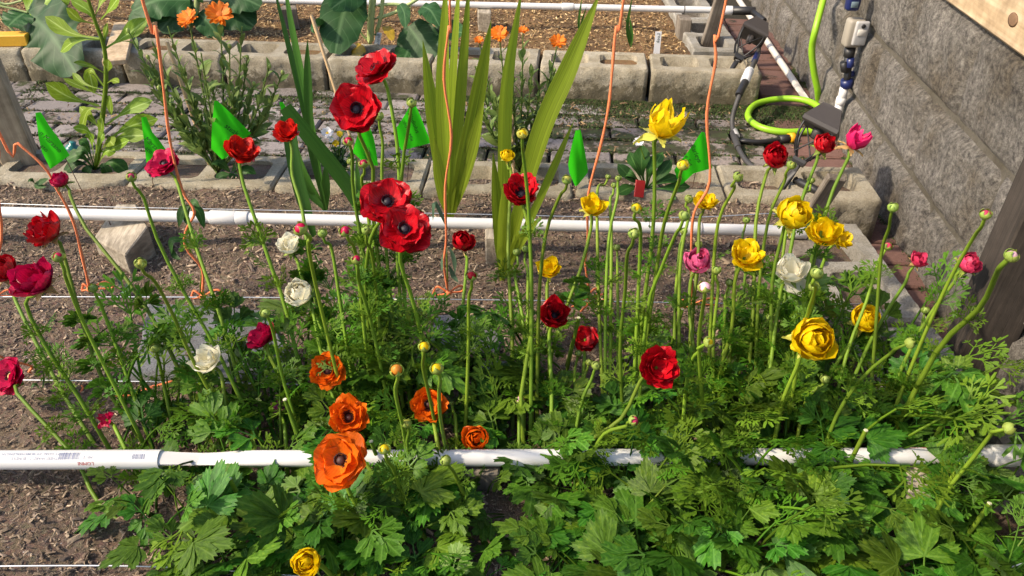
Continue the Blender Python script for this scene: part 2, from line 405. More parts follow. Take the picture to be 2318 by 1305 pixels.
def frame(t, up=Vector((0, 0, 1))):
    t = t.normalized()
    if abs(t.dot(up)) > 0.97: up = Vector((1, 0, 0))
    a = t.cross(up).normalized(); b = a.cross(t).normalized()
    return a, b
def tube(pts, rad, n=7, caps=True):
    pts = [Vector(p) for p in pts]
    if not hasattr(rad, '__len__'): rad = [rad] * len(pts)
    V, Fc, uv = [], [], []
    ref = None
    for i, p in enumerate(pts):
        t = pts[min(i + 1, len(pts) - 1)] - pts[max(i - 1, 0)]
        if t.length < 1e-9: t = Vector((0, 0, 1))
        t.normalize()
        if ref is None: a, b = frame(t)
        else:
            a = (ref - t * ref.dot(t)).normalized(); b = t.cross(a)
        ref = a
        for k in range(n):
            an = 2 * math.pi * k / n
            V.append(p + (a * math.cos(an) + b * math.sin(an)) * rad[i]); uv.append((k / n, i / max(1, len(pts) - 1)))
    for i in range(len(pts) - 1):
        for k in range(n):
            k2 = (k + 1) % n
            Fc.append((i * n + k, i * n + k2, (i + 1) * n + k2, (i + 1) * n + k))
    if caps:
        m = len(pts) - 1
        for a, rev in ((0, True), (m * n, False)):
            k = len(V); V += [V[a + i].copy() for i in range(n)]; uv += [uv[a + i] for i in range(n)]
            Fc.append(tuple(range(k, k + n))[::-1] if rev else tuple(range(k, k + n)))
    return V, Fc, uv
def join(*vf):
    V, Fc, U = [], [], []
    for t in vf:
        k = len(V); V += list(t[0]); Fc += [tuple(i + k for i in f) for f in t[1]]
        U += list(t[2]) if len(t) > 2 else [(0, 0)] * len(t[0])
    return V, Fc, U
def spline(pts, n=10):
    pts = [Vector(p) for p in pts]
    if len(pts) == 2: return [pts[0].lerp(pts[1], i / n) for i in range(n + 1)]
    P = [pts[0] * 2 - pts[1]] + pts + [pts[-1] * 2 - pts[-2]]
    out = []
    per = max(2, n // (len(pts) - 1))
    for i in range(1, len(P) - 2):
        for k in range(per):
            t = k / per; a, b, c, d = P[i - 1], P[i], P[i + 1], P[i + 2]
            out.append(0.5 * ((2 * b) + (c - a) * t + (2 * a - 5 * b + 4 * c - d) * t * t + (3 * b - a - 3 * c + d) * t ** 3))
    out.append(pts[-1])
    return out
def cbox(sx, sy, sz, ch=0.003, center=(0, 0, 0), rot=None, seg=1):
    bm = bmesh.new(); bmesh.ops.create_cube(bm, size=1)
    bmesh.ops.scale(bm, vec=(sx, sy, sz), verts=bm.verts)
    if ch: bmesh.ops.bevel(bm, geom=list(bm.edges), offset=ch, segments=seg, affect='EDGES', profile=0.5)
    V = [v.co.copy() for v in bm.verts]; bm.verts.index_update()
    Fc = [tuple(v.index for v in f.verts) for f in bm.faces]; bm.free()
    c = Vector(center)
    V = [(rot @ v if rot is not None else v) + c for v in V]
    return V, Fc
def lathe(profile, n=16, mat4=None):
    V, Fc = [], []
    for r, z in profile:
        for k in range(n):
            a = 2 * math.pi * k / n; V.append(Vector((r * math.cos(a), r * math.sin(a), z)))
    for i in range(len(profile) - 1):
        for k in range(n):
            k2 = (k + 1) % n; Fc.append((i * n + k, i * n + k2, (i + 1) * n + k2, (i + 1) * n + k))
    Fc.append(tuple(range(n))[::-1]); Fc.append(tuple(range((len(profile) - 1) * n, len(profile) * n)))
    if mat4 is not None: V = [mat4 @ v for v in V]
    return V, Fc
def axis_matrix(origin, axis, roll=0.0):
    q = Vector(axis).normalized().to_track_quat('Z', 'Y')
    return Matrix.Translation(Vector(origin)) @ q.to_matrix().to_4x4() @ Matrix.Rotation(roll, 4, 'Z')

def blade(ctrl, width, prof, facing, fold=0.15, cols=4, rows=12, ruffle=0.0, seed=0, curl=0.0):
    """leaf strip along control points; prof(v) -> relative half width; facing = direction the upper face looks to"""
    pts = spline(ctrl, rows)
    V, Fc, U = [], [], []
    facing = Vector(facing).normalized()
    n = len(pts)
    for i, p in enumerate(pts):
        v = i / (n - 1)
        t = (pts[min(i + 1, n - 1)] - pts[max(i - 1, 0)]).normalized()
        s = t.cross(facing)
        if s.length < 1e-4: s = Vector((1, 0, 0))
        s.normalize(); nn = s.cross(t).normalized()
        wd = width * prof(v)
        for k in range(cols + 1):
            u = k / cols * 2 - 1
            off = abs(u) * fold * wd - curl * u * u * wd
            if ruffle: off += ruffle * wd * u * u * math.sin(v * 17 + seed + (2 if u > 0 else 0)) + ruffle * wd * 0.6 * u * math.sin(v * 31 + seed * 2)
            V.append(p + s * (u * wd) + nn * off); U.append((k / cols, v))
    c = cols + 1
    for i in range(n - 1):
        for k in range(cols):
            Fc.append((i * c + k, i * c + k + 1, (i + 1) * c + k + 1, (i + 1) * c + k))
    return V, Fc, U
prof_sword = lambda v: (0.35 + 0.65 * min(1, v * 3.0)) * (1 - max(0, (v - 0.55) / 0.45) ** 1.7) + 0.02
prof_lance = lambda v: max(0.05, math.sin(math.pi * min(1, 0.04 + v * 0.96)) ** 0.9)
prof_spat = lambda v: max(0.03, (0.13 + 0.87 * max(0, min(1, (v - 0.28) / 0.42)) ** 1.2) * (1 - max(0, (v - 0.72) / 0.28) ** 2.2 * 0.97))
prof_broad = lambda v: max(0.04, (math.sin(math.pi * (0.10 + 0.88 * v)) ** 0.55))

def text_mesh(s, size, shear=0.0):
    c = bpy.data.curves.new('t', 'FONT'); c.body = s; c.size = size; c.shear = shear
    c.resolution_u = 2
    o = bpy.data.objects.new('t', c); COL.objects.link(o)
    dg = bpy.context.evaluated_depsgraph_get()
    me = bpy.data.meshes.new_from_object(o.evaluated_get(dg))
    V = [v.co.copy() for v in me.vertices]; Fc = [tuple(p.vertices) for p in me.polygons]
    bpy.data.objects.remove(o); bpy.data.curves.remove(c); bpy.data.meshes.remove(me)
    return V, Fc

exec_parts = []
# ------------------------------------------------------------------ setting
PATH_Z = -0.112
BT = 0.018                                   # top of the concrete edging
def hgt(x, y):
    return (0.007 * np.sin(7.1 * x + 1.3) * np.cos(6.3 * y + 0.4) + 0.004 * np.sin(19 * x + 5 * y) + 0.003 * np.cos(31 * y - 11 * x)
            + 0.0018 * np.sin(83 * x + 41 * y) + 0.0015 * np.cos(97 * y - 63 * x))
def sheet(name, x0, x1, y0, y1, step, z, mat, skirt=0.12, amp=1.0, shear=0.0):
    xs = np.arange(x0, x1 + step * 0.5, step); ys = np.arange(y0, y1 + step * 0.5, step)
    X, Y = np.meshgrid(xs, ys)
    Y = Y + shear * (X - x1)
    Z = z + amp * hgt(X, Y)
    edge = np.zeros_like(Z, dtype=bool); edge[0, :] = edge[-1, :] = edge[:, 0] = edge[:, -1] = True
    Z[edge] = z - skirt
    V = np.stack([X, Y, Z], -1).reshape(-1, 3)
    nx, ny = len(xs), len(ys)
    i = np.arange((nx - 1) * (ny - 1)); r, c = i // (nx - 1), i % (nx - 1)
    a = r * nx + c
    Fc = np.stack([a, a + 1, a + nx + 1, a + nx], -1).tolist()
    return struct(link(name, mesh(name, V.tolist(), Fc, mat)))
struct(link('ground', mesh('ground', [(-150, -150, PATH_Z - 0.02), (150, -150, PATH_Z - 0.02), (150, 150, PATH_Z - 0.02), (-150, 150, PATH_Z - 0.02)], [(0, 1, 2, 3)], M['dirt'])))
bed = sheet('soil_bed', -2.7, 0.70, 0.30, 1.93, 0.016, 0.0, M['soil'])
_a, _b = G(0, 110, BT), G(1690, 163, BT)
SHB = (_b.y - _a.y) / (_b.x - _a.x)
bed2 = sheet('back_soil_bed', -3.6, 0.74, 2.90, 5.4, 0.025, -0.012, M['soil_back'], shear=SHB)

def chips(name, x0, x1, y0, y1, n, z, palette, lmin, lmax, seed, parent=None, dark=None, shear=0.0):
    g = np.random.default_rng(seed)
    x = g.uniform(x0, x1, n); y = g.uniform(y0, y1, n) + shear * (x - x1)
    zz = z + hgt(x, y) + g.uniform(-0.001, 0.004, n)
    L = lmin + (lmax - lmin) * g.random(n) ** 2.2; W = L * g.uniform(0.14, 0.45, n)
    W = np.clip(W, 0.0007, 0.0045)
    yaw = g.uniform(0, np.pi * 2, n); pit = g.normal(0, 0.32, n); rol = g.normal(0, 0.5, n)
    dx = np.stack([np.cos(yaw) * np.cos(pit), np.sin(yaw) * np.cos(pit), np.sin(pit)], -1)
    sx = np.stack([-np.sin(yaw) * np.cos(rol), np.cos(yaw) * np.cos(rol), np.sin(rol)], -1)
    c = np.stack([x, y, zz], -1)
    a = dx * L[:, None]; b = sx * W[:, None]
    up = np.zeros((n, 3)); up[:, 2] = W * 0.7
    V = np.stack([c - a - b * 0.6, c + a * 0.9 - b, c + a, c + a * 0.8 + b, c - a * 0.9 + b, c + up], 1).reshape(-1, 3)
    k = np.arange(n) * 6
    Fc = np.concatenate([np.stack([k + i, k + (i + 1) % 5, k + 5], -1) for i in range(5)]).tolist()
    pal = np.array(palette); ci = pal[g.integers(0, len(pal), n)] * g.uniform(0.6, 1.4, (n, 1))
    if dark is not None:
        ci = ci * dark(x, y)[:, None]
    cols = np.concatenate([np.clip(ci, 0, 1), np.ones((n, 1))], 1).repeat(6, 0)
    o = link(name, mesh(name, V.tolist(), Fc, M['chips'], False, cols=cols), parent)
    return stuff(o)
pal_front = [(0.19, 0.13, 0.085), (0.27, 0.185, 0.12), (0.12, 0.085, 0.06), (0.34, 0.25, 0.165), (0.23, 0.17, 0.125), (0.30, 0.215, 0.145), (0.15, 0.11, 0.085), (0.42, 0.32, 0.22)]
pal_back = [(0.42, 0.26, 0.11), (0.30, 0.17, 0.065), (0.52, 0.34, 0.15), (0.20, 0.11, 0.045), (0.60, 0.43, 0.22), (0.12, 0.07, 0.03)]
# wet, freshly watered soil is darker: near the right hand supports and in the front corner
def wet(x, y):
    a = np.exp(-(((x - 0.22) / 0.30) ** 2 + ((y - 1.52) / 0.10) ** 2)) + np.exp(-(((x + 0.95) / 0.12) ** 2 + ((y - 0.93) / 0.07) ** 2))
    return 1 - 0.55 * np.clip(a, 0, 1)
tag(chips('bark_mulch', -2.0, 0.70, 0.42, 1.91, 110000, 0.001, pal_front, 0.0016, 0.0075, 1, dark=wet), 'fine brown bark mulch spread over the flower bed', 'mulch')
tag(chips('bark_flakes', -2.0, 0.69, 0.42, 1.90, 1500, 0.004, pal_front[2:], 0.006, 0.018, 7, dark=wet), 'larger brown bark flakes lying on the fine mulch', 'mulch')
tag(chips('perlite', -2.0, 0.69, 0.42, 1.90, 900, 0.003, [(0.6, 0.58, 0.54), (0.5, 0.47, 0.42)], 0.001, 0.0024, 9), 'tiny white perlite grains scattered in the mulch', 'perlite')
tag(chips('golden_mulch', -3.0, 0.70, 2.94, 4.4, 60000, -0.010, pal_back, 0.002, 0.011, 2, shear=SHB), 'golden shredded mulch covering the bed behind the path', 'mulch')
tag(chips('path_litter', -2.0, 0.95, 2.06, 2.76, 2600, PATH_Z + 0.062 - 0.052, [(0.16, 0.1, 0.05), (0.26, 0.17, 0.08), (0.08, 0.05, 0.03)], 0.003, 0.014, 3), 'dry leaf and bark litter scattered over the brick path', 'litter')

# concrete edging blocks with two open cores
def block_mesh(L, Wd, Ht, seed, split=True):
    g = random.Random(seed)
    bm = bmesh.new()
    hl, hw = L / 2, Wd / 2
    e = 0.006
    def loop(pts, z): return [bm.verts.new((x, y, z)) for x, y in pts]
    def rrect(x0, x1, y0, y1, r, n=4):
        out = []
        for cx, cy, a0 in ((x1 - r, y1 - r, 0), (x0 + r, y1 - r, 90), (x0 + r, y0 + r, 180), (x1 - r, y0 + r, 270)):
            for k in range(n + 1):
                a = R(a0 + 90 * k / n); out.append((cx + r * math.cos(a), cy + r * math.sin(a)))
        return out
    nx = 26
    outer = []
    for k in range(nx): outer.append((-hl + e + (L - 2 * e) * k / nx, -hw + e))
    for k in range(5): outer.append((hl - e, -hw + e + (Wd - 2 * e) * k / 5))
    for k in range(nx): outer.append((hl - e - (L - 2 * e) * k / nx, hw - e))
    for k in range(5): outer.append((-hl + e, hw - e - (Wd - 2 * e) * k / 5))
    outer = [(x + g.uniform(-.0012, .0012), y + g.uniform(-.0015, .0015)) for x, y in outer]
    top = loop(outer, 0)
    edges = [bm.edges.new((top[i], top[(i + 1) % len(top)])) for i in range(len(top))]
    holes = []
    for s in (-1, 1):
        cx = s * L * 0.232
        hp = rrect(cx - L * 0.178, cx + L * 0.178, -hw + 0.042, hw - 0.036, 0.022)
        hl_ = loop(hp, 0); holes.append((hp, hl_))
        edges += [bm.edges.new((hl_[i], hl_[(i + 1) % len(hl_)])) for i in range(len(hl_))]
    bmesh.ops.triangle_fill(bm, use_beauty=True, use_dissolve=False, edges=edges)
    for hp, top_l in holes:
        low = loop([(x * 1.0, y) for x, y in hp], -0.10)
        for i in range(len(low)):
            j = (i + 1) % len(low)
            bm.faces.new((top_l[i], top_l[j], low[j], low[i]))
        bm.faces.new(low)
    rings = [top]
    levels = [-0.007] + [-0.007 - (Ht - 0.007) * k / 10 for k in range(1, 11)]
    for li, z in enumerate(levels):
        ring = []
        for i, (x, y) in enumerate(outer):
            xx = x * (hl / (hl - e)); yy = y * (hw / (hw - e))
            if split and i < nx:
                d = noise.noise(Vector((xx * 22 + seed * 7, z * 26, seed * 3.1))) * 0.007 + noise.noise(Vector((xx * 47 + seed * 5, z * 55, seed * 2))) * 0.004
                yy += d - 0.004 * (1 if li else 0)
            ring.append(bm.verts.new((xx, yy, z + (g.uniform(-.001, .001) if li == 0 else 0))))
        rings.append(ring)
    for a, b in zip(rings, rings[1:]):
        for i in range(len(a)):
            j = (i + 1) % len(a)
            bm.faces.new((a[j], a[i], b[i], b[j]))
    bmesh.ops.recalc_face_normals(bm, faces=bm.faces)
    me = bpy.data.meshes.new('concrete_block'); bm.to_mesh(me); bm.free()
    for p in me.polygons: p.use_smooth = p.normal.y < -0.4
    return me
def fill_mesh():
    V, Fc = [], []
    n = 14
    V.append((0, 0, 0.004))
    for k in range(n):
        a = 2 * math.pi * k / n; V.append((0.072 * max(-1, min(1, 1.25 * math.cos(a))), 0.056 * max(-1, min(1, 1.25 * math.sin(a))), 0))
    for k in range(n): Fc.append((0, 1 + k, 1 + (k + 1) % n))
    return mesh('soil_fill', V, Fc)
FILL = fill_mesh()
blk_var = [block_mesh(0.398, 0.192, 0.17, s) for s in range(10)]
def edging(name, P0, P1, s0, count, label, mat, top, fills, soilmat, pitch=0.405, inward=1):
    """row of blocks; front edge runs from P0 towards P1, s0 = distance of the first joint from P0"""
    e = (P1 - P0); e.z = 0; e.normalize()
    nrm = Vector((-e.y, e.x, 0))
    t = thing(name, (P0.x, P0.y, top), label, 'edging')
    ang = math.atan2(e.y, e.x)
    for i in range(count):
        c = P0 + e * (s0 + pitch * (i + 0.5)) + nrm * 0.096
        o = link('concrete_block', blk_var[(i * 3 + count) % 10], t, mat)
        o.location = (c.x - P0.x + rng.uniform(-.002, .002), c.y - P0.y + rng.uniform(-.005, .005), rng.uniform(-.003, .003))
        o.rotation_euler = (rng.uniform(-.006, .006), rng.uniform(-.006, .006), ang + rng.uniform(-.008, .008))
        for s in (-1, 1):
            f = link('soil_fill', FILL, o, soilmat)
            f.location = (s * 0.0925, 0.003, fills.get((i, s), -0.026 - 0.022 * rng.random()))
    return t
NB0, NB1 = G(0, 407, BT), G(1700, 447, BT)
en = (NB1 - NB0).normalized()
jn = (G(615, 424, BT) - NB0).dot(en)
edging('block_edging', NB0, NB1, jn - 0.405 * 4, 8, 'row of grey concrete blocks between flower bed and brick path', M['block'], BT,
       {(2, 1): -0.006, (2, -1): -0.02, (3, 1): -0.01, (3, -1): -0.015, (4, 1): -0.012, (5, -1): -0.05, (1, 1): -0.006, (1, -1): -0.008, (6, -1): -0.03}, M['soil'])
BB0, BB1 = G(0, 110, BT), G(1690, 163, BT)
eb = (BB1 - BB0).normalized()
jb = (G(735, 133, BT) - BB0).dot(eb)
edging('split_block_edging', BB0, BB1, jb - 0.409 * 6, 10, 'row of rough faced concrete blocks along the far side of the path', M['block'], BT,
       {(i, s): -0.02 - 0.02 * ((i * 7 + s) % 3) for i in range(10) for s in (-1, 1)}, M['soil_back'], 0.409)
# edging along the right ends of both beds
RB0 = Vector((0.895, 0.45, BT - 0.01)); RB1 = Vector((0.862, 1.84, BT - 0.01))
edging('side_block_edging', RB0, RB1, 0.0, 3, 'concrete blocks edging the end of the flower bed beside the stone wall', M['block_side'], BT - 0.01, {}, M['soil'], 0.41)
RC0 = Vector((0.90, 2.98, BT)); RC1 = Vector((0.93, 4.5, BT))
edging('corner_block_edging', RC0, RC1, 0.0, 4, 'concrete blocks edging the end of the mulched back bed', M['block_side'], BT, {}, M['soil_back'], 0.41)

# brick path
path = thing('brick_path', (0, 2.4, PATH_Z), '', 'path'); del path['label']; del path['category']; struct(path)
brick_var = []
for s in range(5):
    V, Fc = cbox(0.197, 0.096, 0.05, 0.005)
    g = random.Random(s)
    V = [v + Vector((g.uniform(-.0015, .0015), g.uniform(-.0015, .0015), g.uniform(-.001, .001))) for v in V]
    brick_var.append(mesh('brick', V, Fc, None, False))
eang = math.atan2((en + eb).y, (en + eb).x)
ex = Vector((math.cos(eang), math.sin(eang), 0)); ey = Vector((-ex.y, ex.x, 0))
O0 = Vector((0.0, 2.055, 0)) + ey * 0.05
def lay(c, ang, mat):
    o = link('brick', brick_var[rng.randrange(5)], path, mat)
    o.location = (c.x, c.y - 2.4, -0.022 + rng.uniform(-.004, .004))
    o.rotation_euler = (rng.uniform(-.02, .02), rng.uniform(-.02, .02), ang + rng.uniform(-.012, .012))
for r in range(8):
    for c in range(-11, 5):
        p = O0 + ex * ((c + (0.5 if r % 2 else 0.0)) * 0.206) + ey * (r * 0.103)
        if p.x > 0.92: continue
        mossy = p.x > -0.05 + 0.25 * math.sin(r * 2.1) and rng.random() < 0.75
        lay(p, eang, M['brick_mossy'] if mossy else M['brick'])
wd = Vector((0.0957, 1, 0)).normalized(); wn = Vector((-wd.y, wd.x, 0))      # along the wall, and out of its face
W0 = Vector((0.887, 0, 0))
for k in range(-2, 32):                      # single line of red bricks at the foot of the wall
    y = 0.55 + k * 0.106
    for j in range(2):
        c = W0 + wd * y + wn * (0.105 + 0.203 * j)
        if c.x < 0.905: continue
        if 2.0 < y < 2.8 and j == 1 and c.x < 1.0: continue
        lay(c + Vector((0, 0, 0)), math.atan2(-wn.y, -wn.x) , M['brick_red'])

# moss in the joints and along the foot of the blocks
def moss(n, seed):
    g = np.random.default_rng(seed)
    pts = []
    xs = g.uniform(-1.9, 1.1, n * 5); t = g.random(n * 5)
    line = BB0.y + (xs - BB0.x) * (eb.y / eb.x)
    d = g.exponential(0.05, n * 5)
    dens = (0.5 + 0.5 * np.sin(xs * 6.0 + 1.0)) * 0.6 + 0.4 * (xs > 0.05)
    keep = (g.random(n * 5) < dens * (0.25 + 0.75 * (xs > -0.2))) & (d < 0.28)
    x, y = xs[keep][:n], (line - d - 0.002)[keep][:n]
    # joints between bricks
    m = n // 2
    x2 = g.uniform(-1.9, 1.02, m); r = g.integers(0, 8, m)
    y2 = 2.055 + (r * 0.103 - 0.0015) + x2 * ex.y + g.normal(0, 0.004, m)
    # foot of the stone wall
    q = n // 4
    yy = g.uniform(0.9, 3.2, q); x3 = 0.887 + 0.0957 * yy - np.abs(g.normal(0, 0.012, q)); 
    x = np.concatenate([x, x2, x3]); y = np.concatenate([y, y2, yy]); k = len(x)
    hh = g.uniform(0.003, 0.010, k); rr = g.uniform(0.002, 0.005, k); a = g.uniform(0, 6.28, k)
    z = np.full(k, PATH_Z + 0.0)
    ca, sa = np.cos(a) * rr, np.sin(a) * rr
    lean = g.normal(0, 0.005, (k, 2))
    V = np.stack([np.stack([x - ca, y - sa, z], -1), np.stack([x + ca, y + sa, z], -1), np.stack([x + lean[:, 0], y + lean[:, 1], z + hh], -1),
                  np.stack([x + sa, y - ca, z], -1)], 1).reshape(-1, 3)
    b = np.arange(k) * 4
    Fc = np.concatenate([np.stack([b, b + 1, b + 2], -1), np.stack([b + 1, b + 3, b + 2], -1), np.stack([b + 3, b, b + 2], -1)]).tolist()
    base = np.array([(0.035, 0.075, 0.012), (0.06, 0.105, 0.018), (0.04, 0.045, 0.015), (0.075, 0.06, 0.025)])
    ci = base[g.integers(0, 4, k)] * g.uniform(0.6, 1.3, (k, 1))
    cols = np.concatenate([ci, np.ones((k, 1))], 1).repeat(4, 0)
    o = link('moss', mesh('moss', V.tolist(), Fc, M['moss'], False, cols=cols))
    return stuff(tag(o, 'dark green moss growing between bricks and under the blocks', 'moss'))
moss(26000, 5)

# stone wall: three courses of split faced stones on mortar
wall = thing('stone_wall', (W0.x, W0.y, PATH_Z), 'rough split face grey stone wall beside the path', 'wall')
def wall_pt(s, off, z): return W0 + wd * s + wn * off + Vector((0, 0, z))
V = []
for s in (-0.8, 6.0):
    for off in (-0.16, -0.004):
        for z in (-0.30, 0.485): V.append(wall_pt(s, off, z))
part('mortar', V, [(0, 1, 3, 2), (4, 6, 7, 5), (0, 4, 5, 1), (2, 3, 7, 6), (1, 5, 7, 3), (0, 2, 6, 4)], M['mortar'], wall, False)
def stone(s0, s1, z0, z1, seed):
    V, Fc = [], []
    nx, nz = 22, 11
    for j in range(nz + 1):
        for i in range(nx + 1):
            u, v = i / nx, j / nz
            s = s0 + (s1 - s0) * u; z = z0 + (z1 - z0) * v
            eb_ = min(u * (s1 - s0), (1 - u) * (s1 - s0), v * (z1 - z0), (1 - v) * (z1 - z0))
            pil = min(1, eb_ / 0.03) ** 0.5
            d = 0.016 * pil + pil * (noise.noise(Vector((s * 9 + seed, z * 9, seed))) * 0.012 + noise.noise(Vector((s * 27, z * 27, seed * 2.0))) * 0.007
                             + noise.noise(Vector((s * 80, z * 80, seed))) * 0.0035)
            if i in (0, nx) or j in (0, nz): d = -0.006
            V.append(wall_pt(s, d, z))
    for j in range(nz):
        for i in range(nx):
            a = j * (nx + 1) + i
            Fc.append((a, a + nx + 1, a + nx + 2, a + 1))
    part('stone', V, Fc, M['stone'], wall, True)
sd_ = 1
for zi, (z0, z1, off) in enumerate(((-0.16, 0.045, 0.13), (0.055, 0.255, -0.11), (0.265, 0.482, 0.17))):
    s = -0.6 + off
    while s < 5.6:
        Ls = 0.43 + 0.02 * ((sd_ * 7) % 3 - 1)
        stone(s, s + Ls - 0.010, z0, z1, sd_ * 1.7)
        s += Ls; sd_ += 1
# timber on top of the wall
V, Fc = cbox(0.15, 6.4, 0.16, 0.006)
bp = wall_pt(2.6, -0.045, 0.485 + 0.080)
rot = Matrix.Rotation(-math.atan2(wd.x, wd.y), 3, 'Z')
tm = tag(link('timber_rail', mesh('timber_rail', V, Fc, M['wood_pale'], False)), 'pale knotty timber lying along the top of the stone wall', 'timber')
tm.location = bp; tm.rotation_euler = rot.to_euler()
for k, s in enumerate((-1.02, -0.55, 0.2)):     # knots
    V, Fc = lathe([(0.014 - 0.003 * k, 0), (0.010 - 0.003 * k, 0.0012), (0.003, 0.0014)], 18)
    o = link('knot', mesh('knot', V, Fc, M['wood_knot'], True), tm); o.location = (-0.0752, s, -0.03 + 0.02 * k); o.rotation_euler = (0, R(-90), 0); o.scale = (1, 1.5, 1)

# dark post in front of the wall
pb = G(2203, 872, PATH_Z)
V, Fc = cbox(0.092, 0.092, 2.1, 0.004)
o = tag(link('post', mesh('post', V, Fc, M['wood_dark'], False)), 'dark stained timber post standing against the stone wall', 'post')
o.location = (pb.x + 0.005, pb.y + 0.02, PATH_Z - 0.03 + 1.05); o.rotation_euler = (0, R(1.0), R(-12))
# post at the left, standing in the block row, and its string wire
pl = G(20, 380, 0.0)
V, Fc = cbox(0.089, 0.089, 1.95, 0.004)
o = tag(link('trellis_post', mesh('trellis_post', V, Fc, M['wood_post'], False)), 'weathered timber trellis post standing at the block edging', 'post')
o.location = (pl.x - 0.012, pl.y + 0.04, 0.935); o.rotation_euler = (0, R(-1.5), R(24))
# old grey stake at the corner of the bed
def plank(name, p0, p1, wdt, thk, mat, label, cat, facing=(0, -1, 0), group=None):
    p0, p1 = Vector(p0), Vector(p1)
    t = (p1 - p0); L = t.length; t.normalize()
    s = t.cross(Vector(facing)).normalized(); nn = s.cross(t)
    V, Fc = cbox(wdt, thk, L, 0.003)
    rotm = Matrix((s, nn, t)).transposed()
    o = tag(link(name, mesh(name, V, Fc, mat, False)), label, cat, group)
    o.location = (p0 + p1) / 2; o.rotation_euler = rotm.to_euler()
    return o
sb = G(1846, 515, 0.0)
plank('stake', sb + Vector((0, 0, -0.03)), AY(1876, 375, sb.y + 0.06), 0.045, 0.022, M['wood_old'], 'old grey wooden stake at the corner of the flower bed', 'stake')
bs = G(1605, 105, 0.0)
plank('stake', bs + Vector((0, 0, -0.03)), AY(1652, -90, bs.y + 0.05), 0.05, 0.03, M['wood_old'], 'brown wooden stake at the end of the mulched back bed', 'stake')
plank('timber_piece', G(262, 150, 0.02) + Vector((0, 0, 0.01)), G(285, 60, 0.02) + Vector((0, 0, 0.012)), 0.085, 0.02, M['wood_pale'], 'short pale timber offcut lying behind the orange daisies', 'timber', (0, 0, 1))
yb = G(30, 92, 0.04)
V, Fc = cbox(0.14, 0.06, 0.045, 0.004)
o = tag(link('painted_brick', mesh('painted_brick', V, Fc, M['yellow_paint'], False)), 'yellow painted brick lying on the far block edging', 'brick')
o.location = (yb.x - 0.015, yb.y + 0.02, BT + 0.0215); o.rotation_euler = (0, 0, 0.06)

# stepping stones set in the mulch
def slab(pxs, z, label, seed):
    g = random.Random(seed)
    P = [G(x, y, z) for x, y in pxs]
    c = sum(P, Vector()) / len(P)
    ring = []
    for i in range(len(P)):
        a, b = P[i], P[(i + 1) % len(P)]
        for k in range(6):
            q = a.lerp(b, k / 6); q += Vector((g.uniform(-.004, .004), g.uniform(-.004, .004), 0)); ring.append(q)
    n = len(ring)
    V = [c] + [c.lerp(q, 0.5) for q in ring] + [c.lerp(q, 0.965) for q in ring] + [q + Vector((0, 0, -0.006)) for q in ring] + [q + Vector((0, 0, -0.03)) for q in ring]
    Fc = [(0, 1 + k, 1 + (k + 1) % n) for k in range(n)]
    for L in range(3):
        for k in range(n):
            k2 = (k + 1) % n
            Fc.append((1 + L * n + k, 1 + (L + 1) * n + k, 1 + (L + 1) * n + k2, 1 + L * n + k2))
    solo('stepping_stone', V, Fc, M['slate'], label, 'paving stone', None, False, origin=c)
slab([(335, 682), (610, 700), (648, 800), (640, 860), (295, 855)], 0.012, 'large blue grey stepping stone with worn corners set in the mulch', 4)
slab([(985, 715), (1075, 712), (1135, 760), (1130, 800), (960, 775)], 0.011, 'small grey stepping stone half buried between the flower stems', 5)
slab([(1080, 815), (1170, 820), (1200, 880), (1090, 885)], 0.011, 'grey stepping stone glimpsed under the green leaves', 6)
# ------------------------------------------------------------------ watering pipes
def wrap_text(s, size, p0, p1, r, along, ang, flip=False, mat=None, parent=None, name='print'):
    """flat lettering wrapped round a pipe: along = distance from p0, ang = angle from the top towards the camera"""
    p0, p1 = Vector(p0), Vector(p1)
    t = (p1 - p0).normalized()
    up = Vector((0, 0, 1)); up = (up - t * up.dot(t)).normalized(); fw = Vector((0, -1, 0)); fw = (fw - t * fw.dot(t)).normalized()
    V, Fc = text_mesh(s, size)
    wdt = max(v.x for v in V)
    out = []
    for v in V:
        x, y = (wdt - v.x, size * 0.7 - v.y) if flip else (v.x, v.y)
        a = ang - y / r
        out.append(p0 + t * (along + x) + (up * math.cos(a) + fw * math.sin(a)) * (r + 0.0004))
    return part(name, out, Fc, mat, parent, False)
def barcode(p0, p1, r, along, wdt, ang0, ang1, parent, seed):
    g = random.Random(seed); t = (Vector(p1) - Vector(p0)).normalized()
    up = Vector((0, 0, 1)); up = (up - t * up.dot(t)).normalized(); fw = Vector((0, -1, 0)); fw = (fw - t * fw.dot(t)).normalized()
    V, Fc = [], []
    x = 0
    while x < wdt:
        b = g.choice((0.0006, 0.001, 0.0016, 0.0022))
        k = len(V)
        for xx in (x, x + b):
            for i in range(4):
                a = ang0 + (ang1 - ang0) * i / 3
                V.append(Vector(p0) + t * (along + xx) + (up * math.cos(a) + fw * math.sin(a)) * (r + 0.0004))
        for i in range(3): Fc.append((k + i, k + i + 1, k + 5 + i, k + 4 + i))
        x += b + g.choice((0.0006, 0.001, 0.0014))
    part('barcode', V, Fc, M['print_grey'], parent, False)
PR = 0.0134
def sag(p0, p1, n, amp):
    p0, p1 = Vector(p0), Vector(p1)
    return [p0.lerp(p1, i / n) + Vector((0, 0, -amp * math.sin(math.pi * i / n))) for i in range(n + 1)]
def collar(p, t, r, L, parent, mat, name='coupling', n=20):
    a = Vector(p) - t * L / 2
    prof = [(PR, 0), (r * 0.96, 0.0005), (r, 0.002), (r, L - 0.002), (r * 0.96, L - 0.0005), (PR, L)]
    V, Fc = lathe(prof, n, axis_matrix(a, t))
    return part(name, V, Fc, mat, parent, True)
